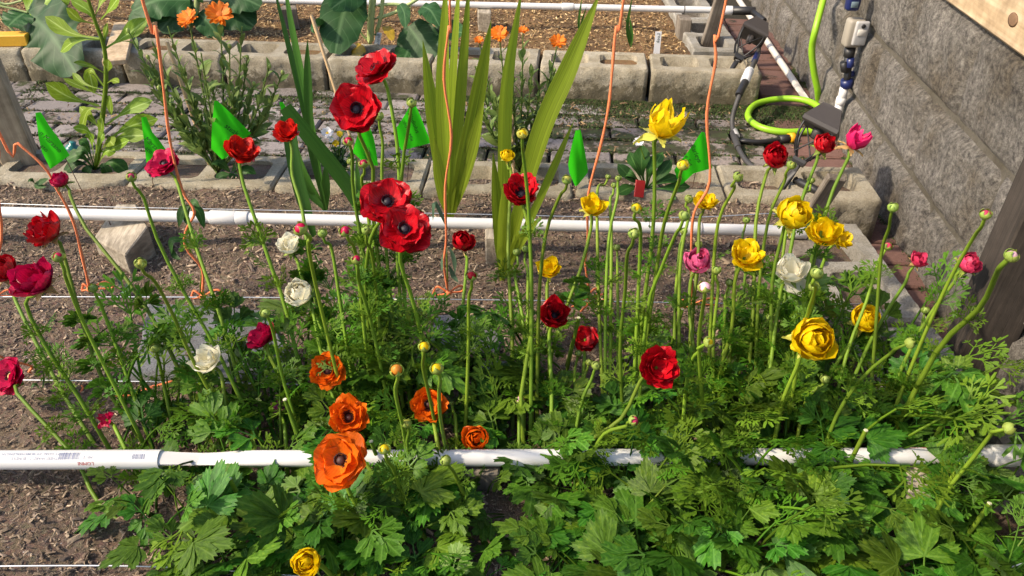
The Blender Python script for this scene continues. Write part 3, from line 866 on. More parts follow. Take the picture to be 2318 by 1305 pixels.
# pipe across the middle of the bed
A, B = G(-260, 475, 0.095), G(1805, 524, 0.062)
mid = thing('water_pipe', A, 'white plastic water pipe crossing the bed on wooden supports in front of the blocks', 'pipe')
V, Fc, U = tube(sag(A, B, 12, 0.0), PR, 20); part('tube', V, Fc, M['pvc'], mid)
tm_ = (B - A).normalized()
for px, r, L in ((513, PR + 0.0035, 0.062), (553, PR + 0.003, 0.036), (1568, PR + 0.003, 0.05), (1812, PR + 0.0045, 0.05)):
    q = A + tm_ * ((G(px, 480 + (px - 513) * 0.027, 0.085) - A).dot(tm_))
    collar(q, tm_, r, L, mid, M['pvc'])
for px in (1118,):
    q = A + tm_ * ((G(px, 495, 0.08) - A).dot(tm_)); collar(q, tm_, PR + 0.0015, 0.004, mid, M['black'], 'cable_tie')
# pipe across the front of the bed
A3, B3 = G(-300, 1043, 0.062), G(2262, 1032, 0.062)
fr = thing('water_pipe', A3, 'white plastic water pipe with printed lettering half hidden under the ranunculus leaves', 'pipe')
t3 = (B3 - A3).normalized()
def s3(px): return (G(px, 1042 - px * 0.003, 0.062) - A3).dot(t3)
V, Fc, U = tube(sag(A3, A3 + t3 * s3(365), 6, 0), PR + 0.0018, 22); part('bell_end', V, Fc, M['pvc'], fr)
V, Fc, U = tube(sag(A3 + t3 * s3(355), B3, 10, 0), PR, 22); part('tube', V, Fc, M['pvc'], fr)
collar(A3 + t3 * s3(2285), t3, PR + 0.0042, 0.06, fr, M['pvc'], 'end_cap')
rb = PR + 0.0018
wrap_text('SCH OVERLENGTH', 0.0062, A3, B3, rb, s3(14), 0.30, True, M['print_grey'], fr)
wrap_text('BUNDLE', 0.0062, A3, B3, rb, s3(38), 0.75, True, M['print_grey'], fr)
wrap_text('200FT GOAL 3/4" X 10', 0.0062, A3, B3, rb, s3(70), 0.30, True, M['print_grey'], fr)
wrap_text('WITHERS WARD 2', 0.0062, A3, B3, rb, s3(80), 0.75, True, M['print_grey'], fr)
wrap_text('PIECE', 0.0062, A3, B3, rb, s3(198), 0.65, True, M['print_grey'], fr)
wrap_text('OMNI', 0.0080, A3, B3, rb, s3(188), 1.35, True, M['print_red'], fr)
wrap_text('L', 0.0080, A3, B3, rb, s3(218), 1.35, True, M['print_red'], fr)
barcode(A3, B3, rb, s3(144), 0.032, -0.02, 0.72, fr, 1)
barcode(A3, B3, rb, s3(308), 0.019, 0.2, 0.72, fr, 2)
wrap_text('E', 0.013, A3, B3, PR, s3(912), -0.42, False, M['print_red'], fr)
wrap_text('cm', 0.006, A3, B3, PR, s3(932), -0.42, False, M['print_red'], fr)
wrap_text('PLUT 20', 0.0095, A3, B3, PR, s3(950), -0.42, False, M['print_red'], fr)
wrap_text('1120 SDR 21', 0.0095, A3, B3, PR, s3(1052), -0.42, False, M['print_red'], fr)
wrap_text('CHARLOTTEPIPE.COM', 0.0085, A3, B3, PR, s3(2025), -0.35, False, M['print_red'], fr)
wrap_text('CHARLOTTE', 0.016, A3, B3, PR, s3(2132), -0.12, False, M['print_red'], fr)
# pipe at the far bed
A4, B4 = G(-500, -22, 0.085), G(1640, 24, 0.085)
bk = thing('water_pipe', A4, 'white plastic water pipe over the mulched back bed', 'pipe')
t4 = (B4 - A4).normalized()
V, Fc, U = tube(sag(A4, B4, 10, 0), PR, 18); part('tube', V, Fc, M['pvc'], bk)
def s4(px): return (G(px, -11 + 0.0215 * (px + 500) * 0.99, 0.085) - A4).dot(t4)
collar(A4 + t4 * s4(1285), t4, PR + 0.003, 0.05, bk, M['pvc'])
collar(A4 + t4 * s4(1553), t4, PR + 0.0015, 0.004, bk, M['black'], 'cable_tie')
collar(A4 + t4 * s4(1650), t4, PR + 0.005, 0.05, bk, M['label_white'], 'adapter')
wrap_text('CHARLOTTE PIPE   PLUT 200 PSI', 0.010, A4, B4, PR, s4(1430), 0.15, False, M['print_red'], bk)
barcode(A4, B4, PR, s4(1330), 0.05, 0.5, 0.7, bk, 3)
barcode(A4, B4, PR, s4(1428), 0.02, 0.5, 0.85, bk, 4)

# wooden pipe supports
def support(verts_top, drop, label, mat=None, nail=None):
    """short timber offcut under a pipe, top face given by four ground-projected corners"""
    n = len(verts_top)
    c = sum(verts_top, Vector()) / n
    bot = [v - Vector((0, 0, drop)) for v in verts_top]
    bm = bmesh.new()
    a = [bm.verts.new(v - c) for v in verts_top]; b = [bm.verts.new(v - c) for v in bot]
    bm.faces.new(a); bm.faces.new(b[::-1])
    for i in range(n): bm.faces.new((a[i], b[i], b[(i + 1) % n], a[(i + 1) % n]))
    bmesh.ops.recalc_face_normals(bm, faces=bm.faces)
    bmesh.ops.bevel(bm, geom=list(bm.edges), offset=0.003, segments=1, affect='EDGES')
    me = bpy.data.meshes.new('pipe_support'); bm.to_mesh(me); bm.free(); me.materials.append(mat or M['wood_grey'])
    o = tag(link('pipe_support', me), label, 'wood block'); o.location = c
    return o
zt = 0.072
o = support([G(262, 462, zt), G(308, 462, zt), G(334, 512, zt), G(283, 578, 0.045), G(210, 540, 0.045)], 0.085, 'weathered timber block under the pipe with bent nails', M['wood_grey'])
support([G(1098, 512, 0.068), G(1140, 514, 0.068), G(1140, 540, 0.068), G(1098, 538, 0.068)], 0.08, 'short timber block under the pipe beside the gladiolus leaves')
support([G(1000, 1040, 0.046), G(1135, 1040, 0.046), G(1130, 1072, 0.046), G(1060, 1075, 0.046)], 0.06, 'dark timber block under the printed pipe among the leaves', M['wood_old'])
support([G(1765, 515, 0.046), G(1840, 518, 0.046), G(1850, 575, 0.046), G(1800, 580, 0.046)], 0.06, 'grey timber block under the end of the pipe near the stake', M['wood_old'])
support([G(2050, 980, 0.047), G(2125, 985, 0.047), G(2110, 1130, 0.047), G(2055, 1120, 0.047)], 0.06, 'weathered timber block under the capped end of the printed pipe')
support([G(1532, 32, 0.07), G(1560, 34, 0.07), G(1567, 46, 0.07), G(1540, 44, 0.07)], 0.09, 'dark timber block under the back bed pipe beside the corner stake', M['wood_old'])
support([G(1080, 12, 0.07), G(1112, 13, 0.07), G(1112, 30, 0.07), G(1082, 28, 0.07)], 0.09, 'pale timber block under the back bed pipe behind the gladiolus', M['wood_grey'])
support([G(648, 2, 0.07), G(668, 2, 0.07), G(672, 20, 0.07), G(630, 22, 0.07)], 0.09, 'dark timber block under the back bed pipe near the broccoli', M['wood_old'])
for i, (a, b) in enumerate((((235, 473), (245, 497)), ((247, 452), (252, 466)))):
    p0 = G(b[0], b[1], 0.07); p1 = AY(a[0], a[1], p0.y + 0.004)
    tdir = (p1 - p0).normalized()
    V, Fc, _ = tube([p0 - tdir * 0.02, p1], 0.0015, 7)
    V2, Fc2 = lathe([(0.0036, -0.0006), (0.0036, 0.0006)], 10, axis_matrix(p1, tdir))
    V, Fc, _ = join((V, Fc), (V2, Fc2))
    solo('nail', V, Fc, M['nail'], ('bent rusty nail driven into the timber block in front of the pipe', 'rusty nail in the timber block behind the pipe')[i], 'nail')

# tension wires and strings
def wire(pxs, z, r, label, mat=None):
    P = spline([G(x, y, z + dz) for x, y, dz in pxs], 24)
    V, Fc, _ = tube(P, r, 6)
    return solo('tension_wire', V, Fc, mat or M['wire'], label, 'wire')
wire([(-200, 672, 0), (600, 674, 0), (1300, 682, 0.004), (1900, 690, 0), (1990, 672, 0)], 0.045, 0.0013, 'thin metal wire with orange strings knotted to it across the bed')
wire([(-200, 858, 0), (300, 864, 0), (620, 870, 0), (900, 878, 0)], 0.030, 0.0013, 'thin metal wire behind the printed pipe with loose orange string')
wire([(-200, 1284, 0), (300, 1282, 0), (650, 1302, 0), (1000, 1330, 0)], 0.018, 0.0013, 'thin metal wire over the mulch in front of the printed pipe')
wire([(-200, 455, 0), (50, 463, 0), (240, 469, 0), (700, 478, 0), (1100, 486, 0.004), (1360, 492, 0.004), (1580, 492, 0.01), (1740, 484, 0.02), (1830, 486, 0.02)], 0.075, 0.0011, 'thin metal wire stretched just behind the pipe in the middle of the bed')
wp = [G(2200, 1300, 0.03), G(2268, 1290, 0.03), G(2318, 1275, 0.04)]
V, Fc, _ = tube(spline(wp, 10), 0.0012, 6); solo('tension_wire', V, Fc, M['wire'], 'end of a metal wire hooked beside the side blocks', 'wire')

TOPZ = 1.86
def string(px_list, base_px, label, seed, loops=True, top=None):
    g = random.Random(seed)
    b = G(base_px[0], base_px[1], 0.046)
    pts = [b]
    for x, y in px_list: pts.append(AY(x, y, b.y + g.uniform(-.006, .006)))
    d = pts[-1]
    last = Vector((d.x + (d.x - pts[-2].x) * 0.4, d.y - 0.02, TOPZ))
    pts.append(d.lerp(last, 0.5) + Vector((0.01, 0, 0))); pts.append(last)
    P = spline(pts, 44)
    n = len(P)
    V, Fc, U = tube(P, [0.0026 + 0.0004 * math.sin(i * 1.3) for i in range(n)], 6)
    t = thing('orange_string', b, label, 'string', None)
    part('cord', V, Fc, M['string'], t, True)
    if loops:
        # knot and bow loop at the wire
        V, Fc = lathe([(0.002, -0.007), (0.0055, -0.004), (0.0065, 0), (0.0055, 0.004), (0.002, 0.007)], 9, axis_matrix(b, (1, 0.2, 0.2)))
        part('knot', V, Fc, M['string'], t)
        for q in range(2):
            a0 = g.uniform(-0.7, 0.7) + (0 if q == 0 else math.pi)
            L = g.uniform(0.03, 0.05) if q == 0 else g.uniform(0.018, 0.03)
            d1 = Vector((math.cos(a0), math.sin(a0) * 0.5, 0.25)); d2 = Vector((math.cos(a0 + 0.6), math.sin(a0 + 0.6) * 0.5, -0.2))
            lp = spline([b, b + d1 * L * 0.7 + Vector((0, 0, 0.008)), b + d1 * L, b + (d1 + d2) * L * 0.55 + Vector((0, 0, -0.006)), b + d2 * L * 0.4, b], 20)
            V, Fc, _ = tube(lp, 0.0022, 6); part('loop', V, Fc, M['string'], t)
    return last
tops = []
tops.append(string([(190, 600), (165, 500), (130, 430), (100, 378), (40, 325), (-10, 285)], (203, 655), 'orange string rising past the trellis post from a bow knot', 1))
tops.append(string([(457, 610), (420, 560), (422, 520), (440, 480), (412, 430), (385, 320), (370, 200), (352, 60), (325, 10)], (458, 672), 'orange string rising past the orange daisies beside the bushy weed', 2))
tops.append(string([(1005, 600), (1010, 540), (1008, 420), (1022, 310), (1005, 180), (1016, 60), (1018, 0)], (1015, 664), 'orange string rising through the tall gladiolus fan', 3))
tops.append(string([(1325, 600), (1330, 540), (1332, 440), (1360, 330), (1378, 240), (1386, 160), (1395, 60), (1412, -5)], (1338, 682), 'orange string rising between the red and the yellow flowers', 4))
tops.append(string([(1565, 560), (1572, 480), (1607, 410), (1600, 260), (1620, 140), (1618, 80), (1642, 10)], (1566, 690), 'orange string rising past the last green flag before the wall', 5))
tops.append(string([(-8, 600), (3, 540), (0, 480), (-15, 380), (-30, 250)], (-10, 672), 'orange string at the bed end behind the magenta flowers', 6))
# overhead trellis wire that carries the strings, between the two posts
ov = [Vector((pl.x - 0.02, pl.y - 0.05, TOPZ + 0.02))] + sorted(tops, key=lambda v: v.x) + [Vector((pb.x + 0.02, pb.y - 0.02, TOPZ + 0.02))]
V, Fc, _ = tube(spline(ov, 40), 0.0016, 6)
solo('trellis_wire', V, Fc, M['wire'], 'overhead wire between the posts that carries the orange strings', 'wire')
# loose string ends lying by the front wire
for i, pts in enumerate(([(-20, 800, .10), (30, 818, .06), (72, 830, .03), (68, 845, .01), (130, 852, .006), (185, 872, .004), (178, 905, .003), (192, 912, .003)],
                         [(262, 898, .004), (300, 895, .005), (322, 886, .006), (345, 876, .012), (380, 866, .03), (425, 852, .034)],
                         [(1295, 695, .02), (1320, 680, .046), (1345, 655, .05), (1357, 660, .03), (1335, 685, .046), (1315, 705, .01)])):
    V, Fc, _ = tube(spline([G(x, y, z) for x, y, z in pts], 30), 0.0024, 6)
    solo('loose_string', V, Fc, M['string'], ('loose orange string end trailing over the mulch below the magenta flower', 'short loose orange string lying by the wire near the white bud', 'looped orange string bow tied at the wire below yellow flowers')[i], 'string')

# ------------------------------------------------------------------ green marker flags
def flag(rows, base_px, Y, texts, label, bend=2.0, scrib=0):
    xs = [p[0] for r in rows for p in r]
    xc = AY(sum(xs) / len(xs), rows[len(rows) // 2][0][1], Y).x
    def surf(px, py, lift=0.0):
        p = AY(px, py, Y)
        for _ in range(3):
            y = Y + bend * (p.x - xc) ** 2 - 0.003 * math.sin((p.x - xc) * 170 + p.z * 40) - lift
            p = AY(px, py, y)
        return p
    # dense grid between left and right outline
    dense = []
    for a, b in zip(rows, rows[1:]):
        for k in range(4):
            f = k / 4
            dense.append(tuple((a[s][0] + (b[s][0] - a[s][0]) * f, a[s][1] + (b[s][1] - a[s][1]) * f) for s in (0, 1)))
    dense.append(rows[-1])
    nc = 8
    V, Fc, U = [], [], []
    for i, (l, r) in enumerate(dense):
        for k in range(nc + 1):
            f = k / nc
            V.append(surf(l[0] + (r[0] - l[0]) * f, l[1] + (r[1] - l[1]) * f)); U.append((f * 0.2, i / len(dense) * 0.3))
    for i in range(len(dense) - 1):
        for k in range(nc):
            a = i * (nc + 1) + k
            Fc.append((a, a + 1, a + nc + 2, a + nc + 1))
    g0 = G(base_px[0], base_px[1], 0.0)
    t = thing('marker_flag', g0, label, 'flag', None)
    fo = part('flag', V, Fc, M['flag'], t, True, U)
    fo['label'] = 'bright green vinyl flag'
    top = AY((rows[0][0][0] + rows[0][1][0]) / 2, rows[0][0][1] + 3, Y + 0.004)
    Vw, Fw, _ = tube(spline([g0 + Vector((0, 0, -0.02)), g0.lerp(top, 0.5) + Vector((0.002, 0.004, 0)), top], 8), 0.0011, 6)
    part('wire', Vw, Fw, M['nail'], t)
    for s, (ox, oy), (ux, uy), (vx, vy), size in texts:
        TV, TF = text_mesh(s, 1.0, 0.12)
        out = [surf(ox + (v.x * ux + v.y * vx) * size, oy + (v.x * uy + v.y * vy) * size, 0.0012) for v in TV]
        part('lettering', out, TF, M['ink'], fo, False)
    for q in range(scrib):
        g = random.Random(q + int(rows[0][0][0]))
        pts = []
        (l, r) = rows[len(rows) // 2]
        for k in range(14):
            f = k / 13
            x = l[0] + (r[0] - l[0]) * (0.45 + 0.12 * q) + 9 * f; y = rows[1][0][1] + 12 + 45 * f + g.uniform(-3, 3) + 8 * q
            pts.append(surf(x + g.uniform(-3, 3), y, 0.0016))
        V2, F2, _ = tube(spline(pts, 40), 0.0005, 4); part('lettering', V2, F2, M['ink'], fo)
FY = G(190, 438, 0).y
flag([((80, 256), (92, 254)), ((84, 285), (112, 286)), ((88, 315), (136, 318)), ((95, 345), (158, 352)), ((114, 383), (116, 382))], (190, 438), FY,
     [('n Marzano', (88, 303), (0.72, 0.69), (0.69, -0.72), 15), ('ato', (90, 332), (0.72, 0.69), (0.69, -0.72), 15)], 'green marker flag reading Marzano nearest the trellis post')
flag([((320, 266), (331, 265)), ((322, 290), (345, 300)), ((326, 320), (362, 320)), ((329, 345), (376, 340)), ((331, 368), (350, 368))], (345, 430), G(345, 430, 0).y,
     [('Marza', (326, 316), (0.72, 0.69), (0.69, -0.72), 15), ('ato', (327, 337), (0.72, 0.69), (0.69, -0.72), 14)], 'green marker flag reading Marza behind the crimson flower')
flag([((485, 229), (493, 229)), ((482, 262), (524, 258)), ((479, 300), (568, 302)), ((478, 337), (548, 322)), ((502, 361), (512, 358))], (552, 440), G(545, 438, 0).y,
     [('steak', (507, 288), (0.80, 0.60), (0.60, -0.80), 17)], 'green marker flag reading steak behind a scarlet flower', 5.0)
flag([((632, 232), (640, 231)), ((640, 262), (656, 258)), ((648, 290), (668, 286))], (690, 440), G(690, 436, 0).y, [], 'narrow green marker flag tucked behind the leaning gladiolus blade')
flag([((815, 288), (836, 286)), ((806, 318), (846, 312)), ((798, 345), (852, 345)), ((830, 374), (856, 376))], (850, 440), G(850, 434, 0).y, [], 'curled green marker flag half hidden below the red flower', 6.0, 2)
flag([((926, 244), (942, 241)), ((912, 268), (953, 266)), ((897, 290), (963, 292)), ((901, 326), (976, 324)), ((909, 341), (922, 338))], (918, 425), G(918, 425, 0).y,
     [('Gladiolus', (922, 256), (0.40, 0.92), (0.92, -0.40), 13.5), ('nbow', (910, 274), (0.40, 0.92), (0.92, -0.40), 12), ('Mix', (922, 305), (0.45, 0.89), (0.89, -0.45), 12)],
     'green marker flag reading Gladiolus Mix beside the tall red flowers', 2.5)
flag([((992, 322), (1040, 300)), ((977, 350), (1062, 335)), ((982, 365), (1069, 352)), ((990, 373), (1050, 362))], (1030, 430), G(1030, 432, 0).y + 0.04, [], 'green marker flag peeping out behind the gladiolus fan')
flag([((1303, 296), (1314, 294)), ((1294, 330), (1322, 332)), ((1286, 372), (1331, 384)), ((1289, 392), (1330, 392)), ((1302, 422), (1308, 420))], (1305, 440), G(1305, 440, 0).y, [], 'curled green marker flag without readable writing above the yellow flowers', 22.0)
flag([((1588, 299), (1595, 300)), ((1566, 332), (1602, 330)), ((1545, 360), (1607, 360)), ((1526, 385), (1613, 381)), ((1533, 405), (1570, 393)), ((1540, 420), (1546, 416))], (1564, 440), G(1564, 440, 0).y,
     [('Barleys', (1562, 330), (0.42, 0.91), (0.91, -0.42), 15), ('e Sut', (1549, 354), (0.48, 0.88), (0.88, -0.48), 13)], 'green marker flag reading Barleys at the wall end of the row', 2.0)

# plant labels and bamboo canes
def label_stick(px, top, bot, wpx, text, lab):
    b = G(px[0], bot, -0.01); zc = pix(b)[2]
    tp = AY(px[1], top, b.y + 0.01)
    wdt = wpx * zc / F
    ax = (tp - b).normalized(); sx = ax.cross(Vector((0, -1, 0))).normalized() * -1; nn = Vector((0, -1, 0))
    V = []
    for q in (b, tp):
        for s in (-1, 1):
            for d in (0, 0.0012): V.append(q + sx * (s * wdt / 2) - nn * d)
    Fc = [(0, 2, 6, 4), (1, 5, 7, 3), (0, 4, 5, 1), (2, 3, 7, 6), (4, 6, 7, 5), (0, 1, 3, 2)]
    t = thing('plant_label', b, lab, 'label')
    part('stick', V, Fc, M['label_white'], t, False)
    if text:
        TV, TF = text_mesh(text, 1.0)
        sz = wdt * 0.8
        out = [tp - ax * (0.006 + v.x * sz) + sx * (-wdt * 0.25 + v.y * sz * 0.9) + nn * 0.0008 for v in TV]
        part('lettering', out, TF, M['ink'], t, False)
label_stick((851, 858), 74, 116, 13, 'Broccoli', 'white plant label beside the broccoli stem')
label_stick((1308, 1311), 76, 122, 13, 'Leek', 'white plant label behind the long gladiolus leaf')
label_stick((1486, 1491), 72, 124, 14, 'Leek', 'white plant label in the mulch between the two orange strings')
def cane(p0, p1, Y0, Y1, r, lab):
    a, b = AY(p0[0], p0[1], Y0), AY(p1[0], p1[1], Y1)
    P = sag(a, b, 14, 0.0)
    V, Fc, _ = tube(P, [r * (1.18 if i % 5 == 3 else 1.0) for i in range(len(P))], 8)
    solo('bamboo_cane', V, Fc, M['bamboo'], lab, 'cane')
gy = G(800, 400, 0).y
cane((830, 425), (705, 35), gy, gy + 0.10, 0.0045, 'thin bamboo cane leaning behind the two upper red flowers')
cane((478, 385), (378, 95), G(480, 385, 0).y, G(480, 385, 0).y + 0.03, 0.005, 'bamboo cane leaning inside the bushy orange daisy plant')
cane((1163, 420), (1160, 220), G(1163, 420, 0).y, G(1163, 420, 0).y + 0.02, 0.0035, 'thin bamboo cane among the small orange daisies')

# ------------------------------------------------------------------ path lights, hose, tubing, tap timer
def path_light(foot, head, size, label, yaw):
    foot, head = Vector(foot), Vector(head)
    ax = (head - foot).normalized()
    q = ax.to_track_quat('Z', 'Y').to_matrix().to_4x4() @ Matrix.Rotation(yaw, 4, 'Z')
    Mx = Matrix.Translation(head) @ q
    t = thing('path_light', foot, label, 'path light', 'path lights')
    s = size / 2
    def quadloft(rings):
        V, Fc = [], []
        for r, z in rings:
            for a in range(4):
                an = R(45 + 90 * a); V.append(Mx @ Vector((r * 1.414 * math.cos(an), r * 1.414 * math.sin(an), z)))
        for i in range(len(rings) - 1):
            for a in range(4): Fc.append((i * 4 + a, i * 4 + (a + 1) % 4, i * 4 + 4 + (a + 1) % 4, i * 4 + 4 + a))
        Fc.append((3, 2, 1, 0)); k = (len(rings) - 1) * 4; Fc.append((k, k + 1, k + 2, k + 3))
        return V, Fc
    V, Fc = quadloft([(s * 0.9, -0.004), (s, 0.0), (s, 0.010), (s * 0.97, 0.013), (s * 0.56, 0.056), (s * 0.54, 0.060)]); part('cap', V, Fc, M['lamp_black'], t, False)
    V, Fc = quadloft([(s * 0.46, 0.0595), (s * 0.44, 0.0615)]); part('solar_panel', V, Fc, M['panel'], t, False)
    low = -0.095
    for a in range(4):                       # curved cage wires
        an = R(45 + 90 * a)
        d = Vector((math.cos(an), math.sin(an), 0))
        P = spline([Mx @ (d * s * 1.18 + Vector((0, 0, 0))), Mx @ (d * s * 1.05 + Vector((0, 0, low * 0.45))), Mx @ (d * s * 0.32 + Vector((0, 0, low)))], 12)
        V, Fc, _ = tube(P, 0.0033, 6); part('cage_wire', V, Fc, M['black'], t)
        d2 = Vector((math.cos(an + R(45)), math.sin(an + R(45)), 0)); sd2 = Vector((-d2.y, d2.x, 0))
        P = spline([Mx @ (d2 * s * 0.85 + sd2 * s * 0.8), Mx @ (d2 * s * 0.8 + Vector((0, 0, low * 0.55))), Mx @ (d2 * s * 0.5 - sd2 * s * 0.45 + Vector((0, 0, low * 0.85)))], 10)
        V, Fc, _ = tube(P, 0.0022, 5); part('cage_wire', V, Fc, M['black'], t)
    V, Fc = quadloft([(s * 0.30, low - 0.012), (s * 0.36, low - 0.004), (s * 0.36, low + 0.004)]); part('collar', V, Fc, M['black'], t, False)
    V, Fc, _ = tube([Mx @ Vector((0, 0, low)), foot.lerp(head, 0.2), foot - ax * 0.03], [0.011, 0.010, 0.008], 8); part('stake', V, Fc, M['black'], t)
    V, Fc = lathe([(s * 0.22, -0.03), (s * 0.3, -0.012), (s * 0.3, 0.0)], 12, Mx); part('lamp', V, Fc, M['lamp_black'], t)
f2 = G(1764, 437, 0.0)
path_light(f2, AY(1856, 292, f2.y + 0.06), 0.098, 'black solar path light leaning in the corner block of the flower bed', R(25))
f1 = G(1655, 160, 0.0)
path_light(f1, AY(1703, 82, f1.y + 0.08), 0.10, 'black solar path light leaning at the corner of the back bed', R(28))

def tube_thing(name, P, r, mat, label, cat, n=10, seg=60):
    V, Fc, _ = tube(spline(P, seg), r, n)
    return solo(name, V, Fc, mat, label, cat)
HZ = PATH_Z + 0.018
ho = [wall_pt(2.86, 0.05, 0.46), wall_pt(2.80, 0.06, 0.30)]
for x, y, z in ((1848, 60, 0.20), (1838, 110, 0.12), (1842, 160, 0.05), (1850, 200, -0.02)):
    ho.append(AY(x, y, 2.70))
ho += [G(1858, 240, HZ), G(1900, 275, HZ), G(1890, 300, HZ), G(1830, 298, HZ), G(1770, 299, HZ), G(1718, 287, HZ), G(1693, 263, HZ), G(1712, 236, HZ), G(1770, 224, HZ + 0.01), G(1830, 230, HZ + 0.022), G(1880, 262, HZ + 0.022)]
hose = tube_thing('garden_hose', ho, 0.0115, M['hose'], 'bright green garden hose hanging by the wall and coiled on the bricks', 'hose', 12, 110)
pp = [W0 + wd * 2.68 + wn * 0.055, W0 + wd * 4.8 + wn * 0.055]
tube_thing('wall_pipe', [G(1828, 232, PATH_Z + 0.02), G(1728, 83, PATH_Z + 0.03), G(1672, 0, PATH_Z + 0.03)], PR, M['pvc_dirty'], 'dusty white pipe running along the foot of the stone wall', 'pipe', 14, 8)

tz = PATH_Z + 0.014
dt = thing('drip_tube', G(1690, 210, tz), 'faded black watering tube curving over the mossy bricks', 'tube')
P = [AY(1722, 60, 3.05), AY(1718, 110, 2.90), AY(1704, 150, 2.72), AY(1692, 178, 2.63), AY(1672, 222, 2.55), G(1658, 270, tz + 0.03), G(1662, 305, tz), G(1676, 345, tz), G(1704, 378, tz), G(1748, 386, tz), G(1775, 392, tz + 0.01), G(1800, 404, tz + 0.02)]
V, Fc, _ = tube(spline(P, 60), 0.0085, 9); part('tube', V, Fc, M['tube_grey'], dt)
def sleeve(a, b, r, mat, parent, name):
    V, Fc, _ = tube([a, a.lerp(b, 0.06), a.lerp(b, 0.94), b], [r * 0.92, r, r, r * 0.92], 14); part(name, V, Fc, mat, parent)
sleeve(AY(1697, 160, 2.68), AY(1686, 186, 2.61), 0.0165, M['label_white'], dt, 'coupling')
sleeve(AY(1688, 184, 2.615), AY(1672, 216, 2.555), 0.0135, M['black'], dt, 'coupling')
sleeve(AY(1715, 122, 2.86), AY(1708, 140, 2.77), 0.0115, M['blue'], dt, 'coupling')
sleeve(G(1659, 300, tz), G(1671, 335, tz), 0.0115, M['tube_grey'], dt, 'tee')
sleeve(G(1661, 296, tz + 0.001), G(1667, 310, tz + 0.001), 0.0122, M['valve_grey'], dt, 'clip')
V, Fc, _ = tube(spline([G(1670, 318, tz), G(1720, 322, tz), G(1770, 316, tz), G(1800, 312, tz)], 16), 0.0085, 9); part('branch_tube', V, Fc, M['black'], dt)
sleeve(G(1762, 317, tz), G(1786, 314, tz), 0.0145, M['black'], dt, 'connector')
sleeve(G(1785, 314, tz), G(1797, 312, tz), 0.0175, M['yellow_plastic'], dt, 'connector_ring')
sleeve(G(1742, 390, tz + 0.004), G(1772, 396, tz + 0.008), 0.013, M['valve_grey'], dt, 'coupling')
dt2 = thing('drip_tube', G(1890, 450, tz), 'black watering tube running along the red bricks below the wall', 'tube')
P = [G(1800, 408, 0.03), G(1845, 430, 0.03), G(1882, 455, 0.0), G(1905, 505, tz), G(1935, 570, tz), G(1968, 650, tz), G(2020, 735, tz), G(2080, 792, tz), G(2140, 830, tz), G(2230, 893, tz), G(2330, 955, tz)]
V, Fc, _ = tube(spline(P, 60), 0.0105, 9); part('tube', V, Fc, M['black'], dt2)
sleeve(G(1932, 565, tz), G(1944, 592, tz), 0.0135, M['black'], dt2, 'coupling')
V, Fc, _ = tube(spline([G(1903, 495, tz - .01) + Vector((0.016, 0, 0)), G(1968, 640, tz - .01) + Vector((0.018, 0, 0)), G(2050, 757, tz - .01) + Vector((0.02, 0, 0)), G(2230, 885, tz - .01) + Vector((0.03, 0.0, 0)), G(2330, 950, tz - .01) + Vector((0.03, 0, 0))], 30), 0.0055, 6)
part('lime_crust', V, Fc, M['pvc_dirty'], dt2)
bf = thing('pipe_elbow', A4 + t4 * s4(1665), 'black elbow joint joining the back bed pipe to the tube', 'pipe fitting')
q0 = A4 + t4 * s4(1660); sleeve(q0, q0 + t4 * 0.10, 0.017, M['black'], bf, 'socket'); sleeve(q0 + t4 * 0.085, q0 + t4 * 0.085 + Vector((0.03, -0.10, -0.012)), 0.012, M['black'], bf, 'spout')

tp0 = AY(1908, 245, 2.40)
tt = thing('tap_timer', tp0, 'blue and grey watering timer valve hanging on the stone wall', 'water timer')
Yt = 2.42
def vcyl(pa, pb, r, mat, name, n=14, dy=0.0):
    sleeve(AY(pa[0], pa[1], Yt + dy), AY(pb[0], pb[1], Yt + dy), r, mat, tt, name)
c = AY(1932, 74, Yt)
Vb, Fb = cbox(0.052, 0.045, 0.086, 0.010, c, None, 3); part('valve_box', Vb, Fb, M['valve_beige'], tt)
Vb, Fb = cbox(0.042, 0.016, 0.074, 0.006, c + Vector((0.012, -0.024, 0.004)), None, 3); bx_ = part('front_cover', Vb, Fb, M['valve_grey'], tt)
Vb, Fb = cbox(0.026, 0.004, 0.020, 0.001, c + Vector((0.012, -0.032, 0.008)), None, 1); part('panel', Vb, Fb, M['pvc_dirty'], bx_)
Vb, Fb = lathe([(0.0065, 0), (0.0065, 0.003), (0.004, 0.004)], 14, axis_matrix(c + Vector((0.012, -0.0315, 0.028)), (0, -1, 0.1))); part('dial', Vb, Fb, M['black'], bx_)
c2 = AY(1930, 4, Yt)
Vb, Fb = cbox(0.040, 0.034, 0.075, 0.010, c2 + Vector((0, -0.004, 0.012)), None, 3); cb_ = part('control_head', Vb, Fb, M['blue'], tt)
Vb, Fb = cbox(0.022, 0.003, 0.018, 0.001, c2 + Vector((0, -0.0222, -0.004)), None, 1); part('display', Vb, Fb, M['screen'], cb_)
for s in (-1, 1):
    Vb, Fb = lathe([(0.004, 0), (0.004, 0.002)], 10, axis_matrix(c2 + Vector((s * 0.007, -0.021, 0.018)), (0, -1, 0))); part('button', Vb, Fb, M['valve_grey'], cb_)
vcyl((1925, 108), (1921, 128), 0.017, M['black'], 'nut')
vcyl((1921, 126), (1918, 162), 0.013, M['black'], 'body')
vcyl((1926, 132), (1924, 152), 0.012, M['blue'], 'sleeve', dy=-0.012)
vcyl((1910, 140), (1912, 162), 0.012, M['black'], 'lever', dy=-0.004)
vcyl((1920, 160), (1917, 182), 0.011, M['black'], 'body')
vcyl((1917, 180), (1916, 198), 0.019, M['blue'], 'ring')
vcyl((1912, 196), (1906, 222), 0.014, M['pvc'], 'adapter')
